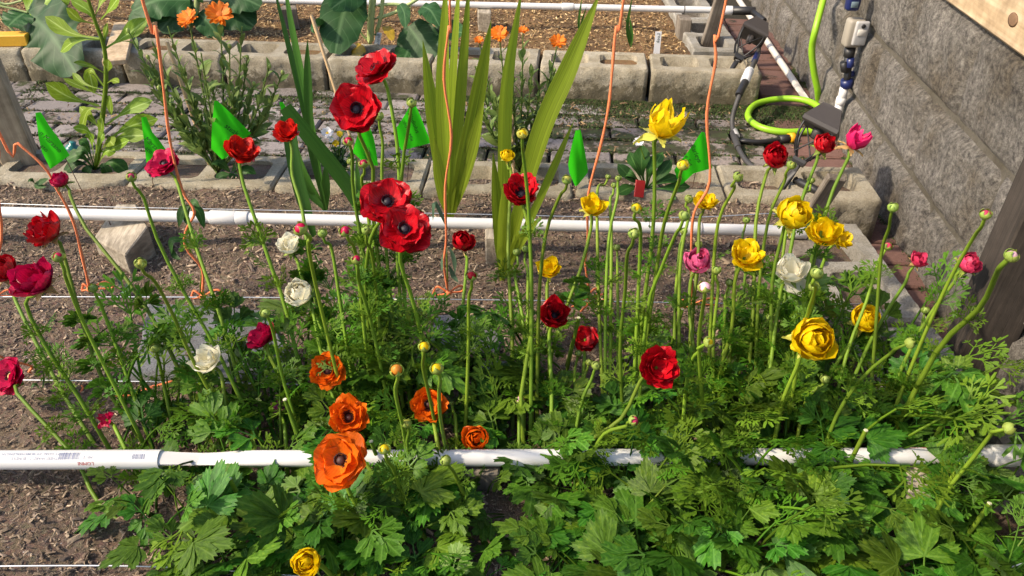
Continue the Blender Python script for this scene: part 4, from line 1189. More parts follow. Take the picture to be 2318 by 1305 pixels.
vcyl((1906, 220), (1901, 236), 0.016, M['pvc'], 'adapter')
vcyl((1900, 235), (1896, 262), 0.013, M['pvc'], 'adapter')
sleeve(AY(1922, 170, Yt), AY(1938, 165, Yt + 0.02), 0.009, M['blue'], tt, 'outlet')
br = AY(1945, 156, Yt + 0.02)
Vb, Fb = lathe([(0.006, -0.03), (0.010, -0.02), (0.012, 0.0), (0.009, 0.004), (0.004, 0.004)], 16, axis_matrix(br, (-0.35, -1, 0.35))); part('brass_spigot', Vb, Fb, M['brass'], tt)
# ------------------------------------------------------------------ blooms
def petal_mesh(W, a0, a1, wrap, ruffle, seed, tip=0.35, r0=0.06, point=0.0, nu=6, nv=8, notch=0.0):
    g = random.Random(seed)
    a0, a1 = R(a0), R(a1)
    ph = [g.uniform(0, 6.28) for _ in range(4)]
    def C(v):
        n = 24; x, z = r0, 0.0
        for i in range(int(n * v + 0.5)):
            a = a0 + (a1 - a0) * (i + 0.5) / n; x += math.sin(a) / n; z += math.cos(a) / n
        return x, z
    V, Fc, U = [], [], []
    skew = g.uniform(-0.05, 0.05)
    for j in range(nv + 1):
        v = j / nv
        wv = W * (math.sin(math.pi * (0.07 + 0.60 * v)) ** 0.85) * (1 - point * v ** 2.5)
        if v > 0.85: wv *= 1 - 0.28 * ((v - 0.85) / 0.15) ** 2
        for i in range(nu + 1):
            u = i / nu * 2 - 1
            vv = max(0, v * (1 - tip * abs(u) ** 2.4) - notch * v * math.exp(-(u / 0.25) ** 2))
            vv = vv * (1 + 0.03 * math.sin(u * 5 + ph[0]) * v)
            x, z = C(vv)
            a = a0 + (a1 - a0) * vv
            y = u * wv + skew * v
            rr = max(abs(x), 0.28)
            fx, fy = x, y
            phi = y / rr
            wx, wy = x - rr + rr * math.cos(phi), rr * math.sin(phi)
            px, py = fx + (wx - fx) * wrap, fy + (wy - fy) * wrap
            d = ruffle * (math.sin(u * 3.3 + ph[1] + v * 2) * v * v + 0.55 * math.sin(u * 9 + ph[2]) * v ** 4 + 0.25 * math.sin(u * 4 + v * 9 + ph[3]) * v)
            V.append((px - math.cos(a) * d, py, z + math.sin(a) * d)); U.append((i / nu, v))
    c = nu + 1
    for j in range(nv):
        for i in range(nu): Fc.append((j * c + i, j * c + i + 1, (j + 1) * c + i + 1, (j + 1) * c + i))
    return mesh('petal', V, Fc, None, True, U)
# per type: whorls of (count, length, [mesh variants]); reach = half width for unit length; hoff = centre height
def whorl(n, L, W, a0, a1, wrap, ruf, seed, **k):
    return (n, L, [petal_mesh(W, a0 + d, a1 + d, wrap, ruf, seed * 10 + q, **k) for q, d in enumerate((0, -7, 6))])
TYPES = {
    'open': ([whorl(6, 1.0, .70, 80, 62, .25, .07, 1, tip=.22), whorl(6, .95, .66, 70, 46, .35, .06, 2, tip=.22), whorl(4, .78, .56, 58, 30, .45, .06, 3, tip=.25)], 0.86, 0.28),
    'bowl': ([whorl(6, 1.0, .58, 82, 30, .50, .06, 4), whorl(6, .95, .55, 74, 18, .55, .05, 5), whorl(6, .84, .50, 66, 12, .6, .05, 6), whorl(5, .70, .45, 58, 8, .6, .04, 7)], 0.80, 0.36),
    'cup': ([whorl(4, 1.0, .66, 78, 6, .65, .07, 8), whorl(4, .97, .62, 66, -4, .7, .06, 9), whorl(3, .9, .55, 50, -10, .7, .06, 10)], 0.68, 0.40),
    'rose': ([whorl(6, 1.0, .62, 92, -28, .85, .05, 11), whorl(6, .95, .60, 80, -38, .85, .04, 12), whorl(6, .88, .52, 66, -40, .85, .04, 13), whorl(6, .80, .44, 50, -40, .8, .04, 14),
              whorl(5, .70, .34, 34, -36, .7, .04, 15), whorl(4, .58, .26, 18, -26, .6, .04, 16)], 0.56, 0.36),
    'tulip': ([whorl(4, 1.0, .50, 64, -14, .75, .05, 17, point=.55), whorl(3, .98, .46, 50, -16, .75, .05, 18, point=.55)], 0.48, 0.46),
    'ragged': ([whorl(4, 1.0, .34, 84, 60, .2, .22, 19), whorl(3, .8, .3, 60, 30, .3, .25, 20)], 0.95, 0.2),
}
SEPAL = [petal_mesh(.30, 96, 112, .2, .06, 60 + i, point=.6, nu=4, nv=5) for i in range(3)]
SEPAL_UP = [petal_mesh(.34, 88, 40, .4, .05, 70 + i, point=.5, nu=4, nv=5) for i in range(3)]
BUDSEP = [petal_mesh(.50, 92, -62, .95, .02, 80 + i, point=.72, nu=4, nv=7, tip=.2, r0=.04) for i in range(3)]
V, Fc = lathe([(0.02, -0.04), (0.10, 0.0), (0.15, 0.05), (0.14, 0.10), (0.08, 0.14), (0.01, 0.155)], 14); DOME = mesh('center', V, Fc)
g = random.Random(5); T = []
for k in range(70):
    a = k * 2.399; rr = 0.13 + 0.11 * ((k * 0.618) % 1)
    d = Vector((math.cos(a), math.sin(a), 0))
    p0, p1 = d * 0.10 + Vector((0, 0, 0.02)), d * rr + Vector((0, 0, 0.15 + g.uniform(-.03, .05)))
    T.append(tube([p0, p1, p1 + d * 0.012 + Vector((0, 0, 0.02))], [0.006, 0.008, 0.017], 4))
V, Fc, U = join(*T); STAMEN = mesh('stamens', V, Fc)
V, Fc = lathe([(0.03, -0.02), (0.30, 0.06), (0.46, 0.28), (0.45, 0.50), (0.30, 0.72), (0.13, 0.83), (0.02, 0.88)], 12); BALL = mesh('petal_ball', V, Fc)
V, Fc, _ = tube([(0, 0, 0), (0, 0, 0.004)], 0.004, 8); CUT = mesh('cut_end', V, Fc)

def place(o, m4): o.matrix_local = m4

# ------------------------------------------------------------------ ranunculus leaves
def seg(V, Fc, U, bx, by, ang, L, W, teeth, z0, g, fold=0.18):
    d = (math.sin(ang), math.cos(ang)); s = (math.cos(ang), -math.sin(ang))
    def P(t, o, zz=0.0):
        V.append((bx + d[0] * L * t + s[0] * W * o, by + d[1] * L * t + s[1] * W * o, z0 + zz + fold * W * abs(o)))
        U.append((0.5 + o * 0.5, min(1, t))); return len(V) - 1
    c0 = P(0, 0); bl = P(0, -.10); br = P(0, .10)
    c1 = P(.55, 0); ml = P(.5, -.78); mr = P(.5, .78)
    tips = []
    for k in range(teeth):
        f = (k + 0.5) / teeth * 2 - 1
        o = f * 0.98; t = 1.0 - 0.20 * f * f
        t += g.uniform(-.03, .03)
        tips.append(P(t, o))
        if k < teeth - 1:
            f2 = (k + 1) / teeth * 2 - 1; tips.append(P(0.90 - 0.2 * f2 * f2, f2 * 0.9))
    Fc.append((c0, c1, ml, bl)); Fc.append((c0, br, mr, c1))
    ring = [ml] + tips + [mr]
    for a, b in zip(ring, ring[1:]): Fc.append((c1, b, a))
def thinseg(V, Fc, U, bx, by, ang, L, w, z0):
    d = (math.sin(ang), math.cos(ang)); s = (math.cos(ang), -math.sin(ang)); k = len(V)
    for t, o in ((0, -1), (0, 1), (1, 1), (1, -1)):
        V.append((bx + d[0] * L * t + s[0] * w * o, by + d[1] * L * t + s[1] * w * o, z0)); U.append((0.5, t))
    Fc.append((k, k + 1, k + 2, k + 3))
def leaf_geo(kind, g):
    V, Fc, U = [], [], []
    J = lambda a: g.uniform(-a, a)
    if kind == 'broad':
        for a, L, W in ((0, 1, .50), (-1.12, .84, .42), (1.12, .84, .42)):
            a += J(.12); L *= 1 + J(.12)
            for q, (da, l2) in enumerate(((-.36, .80), (0, 1.0), (.36, .80))):
                if abs(a) > .5 and q == (2 if a < 0 else 0) and g.random() < .3: continue
                seg(V, Fc, U, 0, 0, a + da + J(.06), L * l2, W * .42, 4, J(.012) + 0.012 * q, g)
    elif kind == 'mid':
        for a, l, sc in ((0, .38, 1.0), (-.95, .16, .82), (.95, .16, .82)):
            a += J(.15)
            thinseg(V, Fc, U, 0, 0, a, l, .02, J(.006))
            bx, by = math.sin(a) * l * .97, math.cos(a) * l * .97
            for da, l2 in ((-.62, .5), (0, .62), (.62, .5)):
                seg(V, Fc, U, bx, by, a + da + J(.12), l2 * sc * (1 + J(.15)), .17 * sc * (1 + J(.2)), 3, J(.015), g, .3)
    else:
        for a, l, sc in ((0, .42, 1.0), (-.85, .30, .85), (.85, .30, .85), (-.35, .20, .6), (.4, .22, .6)):
            a += J(.18)
            thinseg(V, Fc, U, 0, 0, a, l, .014, J(.01))
            bx, by = math.sin(a) * l * .97, math.cos(a) * l * .97
            for da in (-.75, -.05, .7):
                a2 = a + da + J(.2); l2 = .22 * sc * (1 + J(.3))
                thinseg(V, Fc, U, bx, by, a2, l2, .013, J(.02))
                cx, cy = bx + math.sin(a2) * l2 * .95, by + math.cos(a2) * l2 * .95
                for db in (-.55, 0, .55):
                    seg(V, Fc, U, cx, cy, a2 + db + J(.2), .22 * sc * (1 + J(.3)), .042 * sc * (1 + J(.25)), 2, J(.03), g, .3)
    return V, Fc, U
def leaf_mesh(kind, seed, petiole=True):
    g = random.Random(seed)
    V, Fc, U = leaf_geo(kind, g)
    size = {'broad': .062, 'mid': .064, 'fine': .072}[kind] * g.uniform(.85, 1.2)
    droop = g.uniform(.1, .5) if kind != 'fine' else g.uniform(-.2, .3)
    roll = g.uniform(-.4, .4)
    if petiole:
        el = R(g.uniform(38, 82)); Lp = g.uniform(.05, .16)
        pts = []
        for k in range(6):
            t = k / 5; e = el * (1 - .35 * t * t)
            pts.append((pts[-1] if pts else Vector((0, 0, 0))) + (Vector((0, math.cos(e), math.sin(e))) * (Lp / 5) if k else Vector((0, 0, 0))))
        bp = R(g.uniform(-5, 45)); tip = pts[-1]
    else:
        bp = R(g.uniform(25, 60)); tip = Vector((0, 0, 0)); pts = None
    cr, sr = math.cos(roll), math.sin(roll)
    out = []
    for x, y, z in V:
        z = z - droop * y * y * .6 - .22 * x * x * g.choice((1,)) + .02 * math.sin(9 * x + 7 * y + seed)
        x, z = x * cr + z * sr, -x * sr + z * cr
        y2, z2 = y * math.cos(bp) - z * math.sin(bp), y * math.sin(bp) + z * math.cos(bp)
        out.append(Vector((x, y2, z2)) * size + tip)
    if pts:
        PV, PF, PU = tube(pts, [.0024, .0022, .002, .0018, .0016, .0013], 5)
        out, Fc, U = join((out, Fc, U), (PV, PF, [(0.15, .3)] * len(PV)))
    return mesh('leaf', out, Fc, None, True, U)
LEAF = {k: [leaf_mesh(k, 100 + i * 7 + {'broad': 0, 'mid': 300, 'fine': 600}[k]) for i in range(12)] for k in ('broad', 'mid', 'fine')}
CAUL = {k: [leaf_mesh(k, 900 + i * 5, False) for i in range(8)] for k in ('mid', 'fine')}

def stem_at(P, f):
    i = min(len(P) - 2, int(f * (len(P) - 1))); t = f * (len(P) - 1) - i
    return P[i].lerp(P[i + 1], t), (P[i + 1] - P[i]).normalized()
def build_stem(t, base, ctrl, r0, r1, mat=None, nodes=(), kind='fine', g=rng, leafmat=None, nleaf=(3, 5), lscale=(0.45, 0.85)):
    P = spline(ctrl, 16)
    n = len(P)
    V, Fc, U = tube(P, [r0 + (r1 - r0) * i / (n - 1) for i in range(n)], 8)
    part('stem', V, Fc, mat or M['stem'], t, True, U)
    for f in nodes:
        zt_ = f * P[-1].z
        i0 = next((i for i, q in enumerate(P) if q.z >= zt_), len(P) // 2)
        p, d = P[i0], (P[min(i0 + 1, len(P) - 1)] - P[max(0, i0 - 1)]).normalized()
        a0 = g.uniform(0, 6.28)
        for k in range(g.randint(*nleaf)):
            me_ = CAUL[kind][g.randrange(8)]
            yaw = a0 + k * 2.1 + g.uniform(-.4, .4); s = g.uniform(*lscale)
            m = Matrix.Translation(p - base) @ d.to_track_quat('Z', 'Y').to_matrix().to_4x4() @ Matrix.Rotation(yaw, 4, 'Z') @ Matrix.Translation((0, .001, 0)) @ Matrix.Diagonal((s, s, s, 1))
            if hides(Matrix.Translation(base) @ m, me_): continue
            o = link('leaf', me_, t, leafmat or (M['leaf_fine'] if kind == 'fine' else M['leaf']))
            place(o, m)
    return P
def head_depth(px, py, wpx, dia, hmin=0.07):
    zc = dia * F / wpx
    p = DZ(px, py, zc)
    if p.z < hmin: p = G(px, py, hmin)
    return p
def path_ctrl(base, head, mids):
    """mid pixels get a depth between base and head"""
    c = [base]
    n = len(mids)
    zb, zh = pix(base)[2], pix(head)[2]
    for i, (x, y) in enumerate(mids):
        f = (i + 1) / (n + 1)
        x += 7 * math.sin(x * 1.7 + y); y += 3 * math.cos(y * 2.3)
        q = DZ(x, y, zb + (zh - zb) * f)
        c.append(q)
    return c
def flower(px, py, wpx, typ, col, dia, axis, base_px, mids, label, sep='sepal', center=None, reflex=True, nodes=None, group='ranunculus flowers', seed=None, nsep=5, extra=None, r=0.0031, hmin=.07):
    g = random.Random(seed if seed is not None else int(px * 7 + py))
    c = head_depth(px, py, wpx, dia, hmin)
    whorls, reach, hoff = TYPES[typ]
    real = wpx * pix(c)[2] / F
    sc = real / 2 / reach
    ax = Vector(axis).normalized()
    hb = c - ax * sc * hoff
    base = G(base_px[0], base_px[1], 0.0)
    t = thing('ranunculus_flower', base, label, 'flower', group)
    ctrl = path_ctrl(base - Vector((0, 0, .01)), hb, mids[::-1] if mids and mids[0][1] < mids[-1][1] else mids)
    dd = (hb - ctrl[-1]).normalized(); aa = (dd + ax * .7).normalized()
    ctrl += [hb - aa * min(.03, (hb - ctrl[-1]).length * .35), hb + ax * .002]
    if nodes is None: nodes = (.2, .33, .46, .6) if (hb.z > .22) else (.25, .48)
    build_stem(t, base, ctrl, r * 1.2, r * .8, None, [f + g.uniform(-.06, .06) for f in nodes], g.choice(('fine', 'fine', 'mid')), g)
    Mx = Matrix.Translation(hb - base) @ ax.to_track_quat('Z', 'Y').to_matrix().to_4x4() @ Matrix.Rotation(g.uniform(0, 6.28), 4, 'Z')
    for wi, (n, L, var) in enumerate(whorls):
        for k in range(n):
            o = link('petal', var[g.randrange(3)], t, M[col])
            a = 2 * math.pi * (k + .5 * (wi % 2)) / n + wi * .37 + g.uniform(-.16, .16)
            s = sc * L * g.uniform(.92, 1.06)
            place(o, Mx @ Matrix.Rotation(a, 4, 'Z') @ Matrix.Rotation(g.uniform(-.12, .10), 4, 'Y') @ Matrix.Diagonal((s, s, s, 1)))
    if extra:                                 # one petal hanging down
        o = link('petal', TYPES['open'][0][0][2][0], t, M[col]); a, tilt, s = extra
        place(o, Matrix.Translation(hb - base) @ Matrix.Rotation(a, 4, 'Z') @ Matrix.Rotation(tilt, 4, 'Y') @ Matrix.Diagonal((sc * s, sc * s, sc * s, 1)))
    for k in range(nsep):
        o = link('sepal', (SEPAL if reflex else SEPAL_UP)[k % 3], t, M[sep])
        s = sc * .62 * g.uniform(.85, 1.15) * (1 if typ in ('cup', 'rose', 'tulip') else .9)
        place(o, Mx @ Matrix.Translation((0, 0, -.01 * sc)) @ Matrix.Rotation(2 * math.pi * k / nsep + .3, 4, 'Z') @ Matrix.Rotation(g.uniform(-.35, .25), 4, 'Y') @ Matrix.Diagonal((s, s, s, 1)))
    if center:
        s = sc * 1.15
        o = link('center', DOME, t, M[center if center != 'stamen' else 'stamen']); place(o, Mx @ Matrix.Translation((0, 0, .05 * sc)) @ Matrix.Diagonal((s, s, s * 1.1, 1)))
        o = link('stamens', STAMEN, t, M['stamen']); place(o, Mx @ Matrix.Translation((0, 0, .05 * sc)) @ Matrix.Diagonal((s, s, s, 1)))
    return t
def bud(px, py, wpx, base_px, mids, label, tip='budgreen', dia=.0185, sep='sepal', axis=None, opening=0.0, group='ranunculus buds', nodes=None, r=0.0026, attach=None):
    g = random.Random(int(px * 3 + py * 5))
    c = head_depth(px, py, wpx, dia)
    real = wpx * pix(c)[2] / F
    sc = real * .98
    ax = Vector(axis or (g.uniform(-.25, .25), g.uniform(-.3, .1), 1)).normalized()
    hb = c - ax * sc * .42
    base = G(base_px[0], base_px[1], 0.0)
    t = thing('ranunculus_bud', base, label, 'flower bud', group)
    ctrl = path_ctrl(base - Vector((0, 0, .01)), hb, mids[::-1] if mids and mids[0][1] < mids[-1][1] else mids)
    dd = (hb - ctrl[-1]).normalized(); aa = (dd + ax * .6).normalized()
    ctrl += [hb - aa * min(.022, (hb - ctrl[-1]).length * .35), hb + ax * .001]
    if nodes is None: nodes = (.24, .4, .56) if hb.z > .15 else (.4,)
    build_stem(t, base, ctrl, r * 1.25, r * .8, None, nodes, 'fine', g, nleaf=(2, 4), lscale=(.4, .75))
    Mx = Matrix.Translation(hb - base) @ ax.to_track_quat('Z', 'Y').to_matrix().to_4x4() @ Matrix.Rotation(g.uniform(0, 6.28), 4, 'Z')
    o = link('petal_ball', BALL, t, M[tip]); place(o, Mx @ Matrix.Diagonal((sc * .84, sc * .84, sc * .78, 1)))
    for k in range(5):
        o = link('sepal', BUDSEP[k % 3], t, M[sep])
        s = sc * (1.02 if k % 2 else 1.06) * g.uniform(.95, 1.03)
        place(o, Mx @ Matrix.Rotation(2 * math.pi * k / 5, 4, 'Z') @ Matrix.Rotation(opening * g.uniform(.6, 1.2), 4, 'Y') @ Matrix.Diagonal((s, s, s * (1 - opening * .35), 1)))
    return t

CAMF = (0.05, -0.62, 0.78)
FL = [
 # px, py, w, type, colour, dia, axis, base, mids, label, kwargs
 (100, 522, 86, 'cup', 'red', .062, (-.45, -.25, .85), (345, 1030), [(135, 570), (190, 730), (250, 880)], 'red cupped flower with tan sepals leaning towards the trellis post', dict(sep='sepal_tan')),
 (75, 634, 100, 'cup', 'crimson', .068, (-.15, -.35, .9), (260, 1035), [(62, 690), (110, 800), (170, 900)], 'wide magenta cupped flower with tan sepals by the orange string', dict(sep='sepal_tan', extra=(R(180), .2, .9))),
 (2, 612, 66, 'rose', 'red', .055, (-.1, -.3, 1), (230, 1030), [(30, 680), (120, 860)], 'red double flower tucked behind the wide magenta flower', dict(sep='sepal_tan')),
 (18, 850, 80, 'open', 'crimson', .062, (-.35, -.55, .75), (330, 1215), [(45, 890), (170, 1030), (230, 1140)], 'magenta open flower with bare stamens above the printed pipe', dict(center='pistil', sep='sepal_tan')),
 (238, 950, 46, 'ragged', 'crimson', .034, (-.2, -.5, .8), (350, 1150), [(262, 975), (310, 1060)], 'small shedding crimson flower with few petals left', {}),
 (368, 368, 70, 'open', 'crimson', .058, (-.15, -.45, .88), (575, 1010), [(400, 420), (450, 560), (500, 700), (545, 850)], 'crimson open flower in front of the Marza flag', dict(center='stamen')),
 (546, 339, 74, 'bowl', 'scarlet', .056, (.45, -.25, .85), (705, 960), [(558, 420), (580, 500), (615, 610), (650, 720)], 'scarlet double flower leaning below the steak flag', dict(reflex=False, sep='sepal_tan')),
 (650, 297, 60, 'bowl', 'scarlet', .052, (0, -.5, .9), (770, 960), [(665, 400), (680, 480), (700, 640)], 'scarlet cup flower before the leaning gladiolus blade', {}),
 (848, 150, 95, 'open', 'red', .068, (-.42, -.25, .88), (935, 960), [(880, 200), (900, 290), (897, 380), (905, 600)], 'tallest red flower, seen from the side with folded petals', dict(center='stamen')),
 (805, 245, 104, 'open', 'red', .068, (0, -.75, .65), (905, 970), [(812, 310), (838, 380), (850, 470), (870, 650)], 'red open flower with black centre below the tallest red flower', dict(center='stamen')),
 (876, 453, 106, 'open', 'red', .068, (.05, -.55, .83), (855, 960), [(846, 540), (835, 640), (845, 780)], 'red open flower with black centre overlapping its lower twin', dict(center='stamen')),
 (917, 516, 106, 'open', 'red', .066, (.12, -.6, .8), (965, 985), [(912, 590), (935, 700), (960, 840)], 'darker red open flower partly under another red flower', dict(center='stamen', seed=4)),
 (655, 556, 58, 'cup', 'white', .047, (-.1, -.25, .95), (850, 1010), [(668, 600), (705, 690), (770, 820)], 'white cupped flower in front of the pipe', dict(reflex=True)),
 (678, 664, 62, 'rose', 'white', .048, (-.2, -.5, .85), (790, 1000), [(705, 720), (740, 820)], 'white double flower with pale green sepals over the metal wire', dict(reflex=True)),
 (590, 763, 70, 'bowl', 'crimson', .053, (-.45, -.25, .86), (690, 1010), [(615, 800), (650, 900)], 'dark crimson flower turned sideways beside the stepping stone', {}),
 (466, 815, 66, 'cup', 'white', .047, (-.35, -.3, .9), (540, 1110), [(495, 850), (512, 920), (520, 1010)], 'cream white globe flower over the stepping stone', dict(reflex=True, nodes=(.4,))),
 (740, 838, 80, 'bowl', 'orange', .058, (-.05, -.7, .7), (775, 1080), [(755, 890), (770, 980)], 'orange bowl flower with dark centre, the uppermost orange ranunculus', dict(center='stamen_brown', nodes=(.4,))),
 (787, 944, 92, 'bowl', 'orange', .062, (.02, -.6, .8), (995, 1250), [(800, 1000), (835, 1070), (900, 1140)], 'orange bowl flower whose petals half cover the dark centre', dict(center='stamen_brown', nodes=(.4,), seed=7)),
 (768, 1042, 112, 'open', 'orange', .068, (-.1, -.6, .8), (860, 1280), [(795, 1110), (830, 1190)], 'large orange flower with one pale hanging petal', dict(center='stamen_brown', nodes=(.4,), extra=(R(-105), .7, 1.05))),
 (969, 917, 78, 'bowl', 'orange', .056, (0, -.75, .66), (1010, 1195), [(985, 980), (1000, 1080)], 'orange bowl flower with dark centre standing apart among leaves', dict(center='stamen_brown', nodes=(.35,))),
 (1078, 993, 56, 'rose', 'orange', .042, (-.1, -.6, .8), (1080, 1190), [(1077, 1040), (1076, 1110)], 'small half open orange flower above the printed pipe', dict(center='stamen_brown', nodes=(.35,), sep='sepal_yellow')),
 (1048, 546, 50, 'rose', 'red', .044, (-.05, -.45, .9), (1045, 1020), [(1052, 600), (1050, 740), (1050, 880)], 'small red double flower above the wire beside the orange string', dict(sep='sepal_tan')),
 (1180, 432, 86, 'bowl', 'red', .06, (.0, -.4, .92), (1190, 1060), [(1195, 510), (1203, 600), (1195, 760), (1185, 900)], 'red double flower at the foot of the long gladiolus leaf', dict(center='stamen')),
 (1256, 710, 72, 'cup', 'red', .055, (.1, -.45, .9), (1245, 1080), [(1250, 770), (1242, 900)], 'red ruffled flower below a yellow flower and the wire', dict(center='stamen')),
 (1325, 766, 54, 'open', 'red', .05, (0, -.6, .8), (1310, 940), [(1318, 820)], 'dark red flower half hidden behind green stems', dict(nodes=())),
 (1492, 832, 94, 'bowl', 'red', .062, (.15, -.72, .68), (1285, 1110), [(1450, 865), (1400, 945), (1330, 1010)], 'bright red flower on a curved stem low in the leaves', dict(nodes=(.3,))),
 (1340, 466, 60, 'cup', 'yellow', .047, (-.05, -.3, .95), (1235, 930), [(1332, 520), (1312, 610), (1280, 690), (1250, 800)], 'yellow cupped flower in front of the pipe and the orange string', dict(sep='sepal_yellow')),
 (1243, 607, 54, 'cup', 'yellow', .044, (-.05, -.3, .95), (1250, 980), [(1240, 660), (1238, 780)], 'yellow cupped flower just above the red ruffled flower', dict(sep='sepal_yellow', nsep=4)),
 (1505, 272, 84, 'tulip', 'yellow', .055, (.25, -.15, .95), (1450, 980), [(1487, 330), (1480, 440), (1468, 560), (1455, 760)], 'tallest yellow flower with pointed petals and spread sepals', dict(sep='sepal_yellow')),
 (1598, 455, 56, 'bowl', 'yellow', .047, (0, -.2, 1), (1565, 950), [(1590, 500), (1580, 600), (1570, 760)], 'yellow flower beside the orange string near the Barleys flag', dict(sep='sepal_yellow')),
 (1797, 487, 76, 'rose', 'yellow', .054, (.25, -.45, .85), (1735, 970), [(1775, 530), (1755, 640), (1740, 800)], 'yellow globe flower above the end of the pipe', dict(sep='sepal_yellow')),
 (1866, 525, 72, 'cup', 'yellow', .056, (-.15, -.4, .9), (1790, 980), [(1848, 570), (1815, 680), (1795, 820)], 'yellow flower overlapping its twin beside the corner stake', dict(sep='sepal_yellow')),
 (1908, 540, 58, 'bowl', 'yellow', .05, (.45, -.45, .75), (1800, 990), [(1870, 590), (1830, 700), (1808, 840)], 'yellow flower turned to the wall beside its twin', dict(sep='sepal_yellow')),
 (1690, 578, 78, 'bowl', 'yellow', .055, (.05, -.5, .88), (1625, 980), [(1670, 640), (1650, 740), (1635, 850)], 'yellow ruffled flower beside the pink flower', dict(sep='sepal_yellow')),
 (1845, 768, 92, 'rose', 'yellow', .06, (.05, -.75, .65), (1740, 1080), [(1810, 830), (1775, 920)], 'largest yellow globe flower with one loose outer petal', dict(sep='sepal_yellow', extra=(R(165), 1.0, .55), nodes=(.4,))),
 (1960, 721, 62, 'rose', 'yellow', .05, (.05, -.5, .85), (1800, 1030), [(1930, 760), (1880, 840), (1840, 920)], 'yellow globe flower above the side blocks', dict(sep='sepal_yellow', nodes=(.45,))),
 (693, 1274, 62, 'rose', 'yellow', .04, (-.1, -.65, .75), (795, 1340), [(740, 1290)], 'low yellow globe flower in front of the orange flowers', dict(nodes=(), hmin=.15)),
 (1580, 591, 56, 'rose', 'pink', .046, (-.1, -.35, .93), (1600, 1010), [(1562, 640), (1555, 720), (1575, 850)], 'only pink globe flower beside the ruffled yellow flower', dict(reflex=True)),
 (1790, 612, 74, 'cup', 'white', .058, (-.1, -.3, .95), (1735, 1090), [(1770, 660), (1750, 760), (1738, 900)], 'large white flower with a drooping petal among the yellow flowers', dict(extra=(R(-60), .75, 1.0), nodes=(.4,))),
 (1757, 355, 55, 'rose', 'red', .046, (-.05, -.5, .88), (1690, 930), [(1738, 400), (1715, 500), (1700, 700)], 'dark red globe flower in front of the path light', {}),
 (1866, 327, 48, 'rose', 'red', .042, (.1, -.4, .9), (1755, 930), [(1845, 370), (1810, 470), (1775, 640)], 'bright red globe flower below the lamp cap', {}),
 (1943, 312, 56, 'tulip', 'hotpink', .044, (.42, -.1, .9), (1795, 970), [(1918, 355), (1885, 430), (1862, 520), (1825, 680)], 'hot pink tulip shaped flower against the stone wall', dict(sep='sepal_tan')),
 (2080, 590, 42, 'cup', 'rosepink', .036, (.15, -.35, .9), (1880, 980), [(2055, 640), (2015, 700), (1960, 790)], 'small red cup flower against the stone wall', dict(sep='sepal_tan')),
 (2193, 597, 50, 'rose', 'rosepink', .042, (.2, -.4, .9), (1975, 1010), [(2165, 640), (2110, 710), (2040, 830)], 'rose pink flower against the stone wall beside the dark post', dict(reflex=True)),
 (630, 921, 38, 'ragged', 'purple', .03, (0, -.3, .8), (650, 1090), [(640, 980)], 'withered purple flower beside the uppermost orange flower', dict(nodes=(), nsep=0)),
 (543, 1001, 36, 'ragged', 'purple', .03, (.1, -.3, .5), (560, 1110), [(550, 1040)], 'withered purple flower just above the printed pipe', dict(nodes=(), nsep=0)),
 (137, 408, 38, 'rose', 'crimson', .032, (-.35, -.2, .9), (490, 1030), [(165, 440), (200, 520), (290, 630), (370, 780)], 'pink budding flower on a long stem below the first flag', dict(sep='sepal', nodes=(.4, .58))),
 (1148, 353, 30, 'rose', 'yellow', .026, (0, -.3, 1), (1160, 1000), [(1152, 400), (1155, 560), (1160, 780)], 'small yellow pompom against the gladiolus leaf', dict(sep='sepal_yellow', nodes=(.5,))),
]

